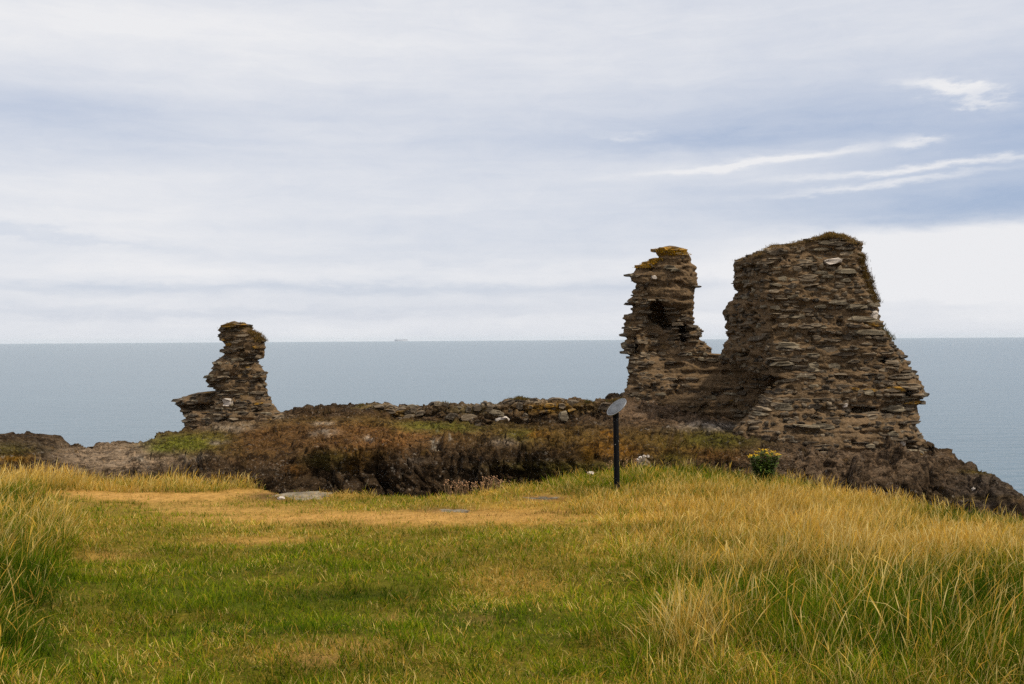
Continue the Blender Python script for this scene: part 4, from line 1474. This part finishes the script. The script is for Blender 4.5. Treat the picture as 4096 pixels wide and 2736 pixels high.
def build_ragwort():
    gp = at(3055, 1925, 15.6)
    gp[2] = ground_z(gp[0:1], gp[1:2])[0]
    root = empty('ragwort', Vector(gp), label='bushy green ragwort plant with flat yellow flower heads at the edge of the long grass', cat='plant')
    rr = random.Random(9)
    heads = [(-.20, .02, .40), (-.13, -.05, .43), (-.09, .06, .47), (-.03, -.02, .51), (.03, .05, .50), (.05, -.06, .46), (.10, 0.0, .42), (.15, .04, .47), (.19, -.04, .43), (.24, .02, .435), (-.17, .08, .41)]

    def add(name, V, Q, T, mat, parent=root):
        me = mesh_quads(name, np.array(V), Q if len(Q) else np.zeros((0, 4), int), mat, None, False, T)
        o = bpy.data.objects.new(name, me)
        o.parent = parent
        col.objects.link(o)
        return o
    for hx, hy, hz in heads:
        b0 = (hx * .25, hy * .3, 0)
        V, Q, T = tube([b0, (hx * .6, hy * .6, hz * .5), (hx, hy, hz)], [.006, .005, .003], 5)
        stem = add('stem', V, Q, T, M_RAG_STEM)
        # leaves up the stem: cut, ragged lobes
        V, Q, T = [], [], []
        for k in range(70):
            t = rr.uniform(.05, .97)
            cx = hx * (.25 + .75 * t) + rr.gauss(0, .02)
            cy = hy * (.3 + .7 * t) + rr.gauss(0, .02)
            cz = hz * t
            a = rr.uniform(0, 6.28)
            ln = rr.uniform(.05, .11) * (1.15 - .5 * t)
            for lobe in (-.6, -.25, .25, .6, 0):
                la = a + lobe
                l2 = ln * (1 - .35 * abs(lobe))
                e = (cx + math.cos(la) * l2, cy + math.sin(la) * l2, cz + l2 * rr.uniform(-.25, .6))
                sx, sy = -math.sin(la) * .011, math.cos(la) * .011
                i = len(V)
                V += [(cx - sx, cy - sy, cz), (cx + sx, cy + sy, cz), e]
                T.append((i, i + 1, i + 2))
        add('leaves', V, Q, T, M_RAG_LEAF, stem)['kind'] = 'stuff'
        V, Q, T = [], [], []
        Ve, Te = [], []
        for k in range(11):
            fx, fy, fz = hx + rr.gauss(0, .030), hy + rr.gauss(0, .026), hz + rr.uniform(-.012, .014)
            c = len(V)
            rad = rr.uniform(.010, .015)
            V.append((fx, fy, fz))
            tl = rr.uniform(-.4, .1)
            for q in range(10):
                an = 2 * math.pi * q / 10
                rd = rad if q % 2 else rad * .55
                V.append((fx + rd * math.cos(an), fy + rd * math.sin(an) * .9, fz + rd * math.sin(an) * -tl))
            T += [(c, c + 1 + q, c + 1 + (q + 1) % 10) for q in range(10)]
            c = len(Ve)
            Ve.append((fx, fy, fz + .006))
            for q in range(6):
                an = 2 * math.pi * q / 6
                Ve.append((fx + .004 * math.cos(an), fy + .004 * math.sin(an), fz + .002))
            Te += [(c, c + 1 + q, c + 1 + (q + 1) % 6) for q in range(6)]
        fl = add('flower_head', V, Q, T, M_RAG_FLOWER)
        fl['kind'] = 'stuff'
        add('flower_eye', Ve, [], Te, M_RAG_EYE, fl)['kind'] = 'stuff'
    # basal foliage
    V, T = [], []
    for k in range(420):
        a = rr.uniform(0, 6.28)
        r0 = rr.uniform(0, .17)
        cx, cy, cz = math.cos(a) * r0, math.sin(a) * r0, rr.uniform(.0, .30)
        ln = rr.uniform(.06, .14)
        la = a + rr.gauss(0, .7)
        sx, sy = -math.sin(la) * .012, math.cos(la) * .012
        i = len(V)
        V += [(cx - sx, cy - sy, cz), (cx + sx, cy + sy, cz), (cx + math.cos(la) * ln, cy + math.sin(la) * ln, cz + ln * rr.uniform(-.3, .6))]
        T.append((i, i + 1, i + 2))
    add('basal_leaves', V, [], T, M_RAG_LEAF)['kind'] = 'stuff'


build_ragwort()

# ------------------------------------------------------------------ dry thrift along the ditch edge
M_THRIFT = mat_flat('dry_thrift_head', (.34, .19, .10))
M_THRIFT_STEM = mat_flat('dry_thrift_stem', (.24, .15, .07))


def build_thrift():
    rr = random.Random(21)
    spots = [(1790 + i * 19 + rr.uniform(-4, 4), None) for i in range(13)] + [(2540, 0), (2500, 0), (2440, 0)]
    labs = 'pale brown dry thrift clump on the ditch edge before the dark rock'
    for px, _ in spots:
        ye = float(np.interp(px, EDGE[:, 0], EDGE[:, 2]))
        y = ye + rr.uniform(-.05, .22) if px < 2100 else ye + rr.uniform(.0, .1)
        x = (px - 2048) / FPX * y
        z = float(ground_z(np.array([x]), np.array([y]))[0])
        root = empty('thrift_clump', Vector((x, y, z)), label=labs if px < 2100 else 'pale brown dry thrift clump in the grass round the black post',
                     cat='plant', group='thrift clumps on the ditch edge' if px < 2100 else 'thrift clumps round the post')
        Vs, Qs, Ts = [], [], []
        Vh, Th = [], []
        for k in range(15):
            a = rr.uniform(0, 6.28)
            r0 = rr.uniform(0, .06)
            b0 = Vector((math.cos(a) * r0, math.sin(a) * r0, -.01))
            tip = b0 + Vector((rr.gauss(0, .03), rr.gauss(0, .03), rr.uniform(.11, .24)))
            V, Q, T = tube([b0, tip], [.0022, .0018], 3, False)
            o = len(Vs)
            Vs += V
            Qs += [tuple(i + o for i in q) for q in Q]
            o = len(Vh)
            rad = rr.uniform(.008, .013)
            for s in ((0, 0, 1), (1, 0, 0), (0, 1, 0), (-1, 0, 0), (0, -1, 0), (0, 0, -.8)):
                Vh.append(tuple(tip + Vector(s) * rad * rr.uniform(.8, 1.2)))
            Th += [(o, o + 1 + q, o + 1 + (q + 1) % 4) for q in range(4)] + [(o + 5, o + 1 + (q + 1) % 4, o + 1 + q) for q in range(4)]
        for nm, V, Q, T, m in (('stems', Vs, Qs, None, M_THRIFT_STEM), ('seed_heads', Vh, [], Th, M_THRIFT)):
            me = mesh_quads(nm, np.array(V), Q if len(Q) else np.zeros((0, 4), int), m, None, False, T)
            ob = bpy.data.objects.new(nm, me)
            ob.parent = root
            ob['kind'] = 'stuff'
            col.objects.link(ob)


build_thrift()


# ------------------------------------------------------------------ loose and bedded stones
def rock_lump(name, centre, size, mat, label, cat='stone', group=None, seed=1, flat=1.0, sub=3):
    me = bpy.data.meshes.new(name)
    import bmesh
    bm = bmesh.new()
    bmesh.ops.create_icosphere(bm, subdivisions=sub, radius=1.0)
    V = np.array([v.co[:] for v in bm.verts])
    d = 1 + 0.28 * fbm(V * 1.3 + seed * 7.1, 3, seed) + 0.22 * facets(V * 1.6 + seed * 3.7, seed)[0] + 0.10 * facets(V * 4.0 + seed, seed + 9)[0]
    V = V * d[:, None]
    for v, p in zip(bm.verts, V):
        v.co = Vector((p[0] * size[0], p[1] * size[1], p[2] * size[2]))
    bm.to_mesh(me)
    bm.free()
    me.materials.append(mat)
    o = bpy.data.objects.new(name, me)
    o.location = Vector(centre)
    return finish(o, label, cat, group)


def on_ground(px, Y):
    x = (px - 2048) / FPX * Y
    return np.array([x, Y, float(ground_z(np.array([x]), np.array([Y]))[0])])


def pix_ground(px, py):
    lo, hi = 3.0, 20.0
    for Y in np.linspace(3.5, 18, 400):
        p = on_ground(px, Y)
        _, q = to_px(p[None])
        if q[0] <= py:
            return p
    return on_ground(px, 14.0)


p = pix_ground(1195, 1990)
rock_lump('flat_rock', p + np.array([0, .08, -.03]), (.42, .42, .06), M_STONE_GREY, 'flat grey bedrock slab bared beside the brown earth bank at the ditch edge', 'rock', seed=3)
p = pix_ground(1115, 1996)
rock_lump('white_stone', p + np.array([0.02, -.02, .012]), (.05, .04, .025), M_STONE_WHITE, 'small white stone lying on the flat grey slab', seed=4)
p = pix_ground(1790, 2046)
rock_lump('flat_rock', p + np.array([0, 0, -.025]), (.30, .20, .04), M_STONE_GREY, 'worn grey rock showing through the trampled tan path', 'rock', seed=6)
p = pix_ground(2180, 1996)
rock_lump('flat_rock', p + np.array([0, 0, -.03]), (.40, .16, .045), M_STONE_GREY, 'low grey rock showing in the grass between the path and the black post', 'rock', seed=8)
p = pix_ground(2362, 1897)
p = at(2362, 1897, 16.2)
p[2] = ground_z(p[0:1], p[1:2])[0] + .06
rock_lump('white_stone', p, (.06, .04, .03), M_STONE_WHITE, 'flat white stone in the grass before the dark rock, beside the black post', seed=9)
for i, (px, py, sx, sz) in enumerate(((2562, 1830, .030, .022), (2577, 1826, .034, .026), (2592, 1826, .026, .024), (2551, 1838, .022, .016))):
    p = at(px, py, 17.1)
    rock_lump('white_stone', p, (sx, .03, sz), M_STONE_WHITE, 'pale stone of the little heap behind the green grass right of the post', 'stone', 'pale stones in the little heap', seed=20 + i)
    if i == 1:
        q = at(2572, 1850, 17.25)
        rock_lump('dark_boulder', q - np.array([0, 0, .03]), (.12, .12, .10), M_STONE, 'dark boulder under the heap of small pale stones', 'stone', seed=29)


def on_headland(px, py):
    q = (HPX - px) ** 2 + (HPY - py) ** 2 + np.where(HRK < 0.6, 1e9, 0)
    k = np.argsort(q.ravel())[:6]
    P = HG.reshape(-1, 3)[k]
    return P[np.argmin(P[:, 1])]


p = on_headland(3895, 1955)
rock_lump('white_stone', p, (.05, .06, .05), M_STONE_WHITE, 'single white pebble caught on the dark rock hump above the sea', seed=31)


# ------------------------------------------------------------------ ship on the horizon
M_SHIP = mat_simple('ship_paint', (.36, .37, .42), .6, .3)


def build_ship():
    D = 13800.0
    c = at(1604, 1365, D)
    root = empty('cargo_ship', Vector((c[0], D, SEA_Z)), label='long faint cargo ship far away on the horizon', cat='ship')

    def box(name, x0, x1, y0, y1, z0, z1, taper=0.0):
        x0, x1, z0, z1 = x0 * 1.5, x1 * 1.5, z0, z1 * 1.25
        V = [(x0 + taper, y0, z0), (x1 - taper, y0, z0), (x1 - taper, y1, z0), (x0 + taper, y1, z0), (x0, y0, z1), (x1, y0, z1), (x1, y1, z1), (x0, y1, z1)]
        Q = [(0, 1, 2, 3), (4, 5, 6, 7), (0, 1, 5, 4), (1, 2, 6, 5), (2, 3, 7, 6), (3, 0, 4, 7)]
        me = mesh_quads(name, np.array(V, float), Q, M_SHIP)
        o = bpy.data.objects.new(name, me)
        o.parent = root
        col.objects.link(o)
    box('hull', -62, 62, -9, 9, -3, 17, 5)
    box('bridge', -50, -34, -8, 8, 17, 25)
    box('funnel', -42, -36, -3, 3, 25, 33)
    for k in range(5):
        box('cargo_stack', -28 + k * 16, -14 + k * 16, -8, 8, 17, 21.5)
    box('forecastle', 50, 62, -7, 7, 17, 22)


build_ship()


# ------------------------------------------------------------------ sea air: pale haze over the water
def build_haze():
    x0, x1, y0, y1, z0, z1 = -31000, 31000, -420, 15000, SEA_Z - 4.5, 32.0
    V = [(x, y, z) for z in (z0, z1) for y in (y0, y1) for x in (x0, x1)]
    Q = [(0, 2, 3, 1), (4, 5, 7, 6), (0, 1, 5, 4), (1, 3, 7, 5), (3, 2, 6, 7), (2, 0, 4, 6)]
    m, t = new_mat('sea_haze')
    v = t.n('ShaderNodeVolumePrincipled')
    v.inputs['Color'].default_value = (0.86, 0.93, 0.97, 1)
    v.inputs['Density'].default_value = 3.2e-5
    o = t.n('ShaderNodeOutputMaterial')
    t.l(v.outputs[0], o.inputs['Volume'])
    me = mesh_quads('haze', np.array(V, float), Q, m)
    finish(bpy.data.objects.new('haze', me), kind='stuff')


build_haze()
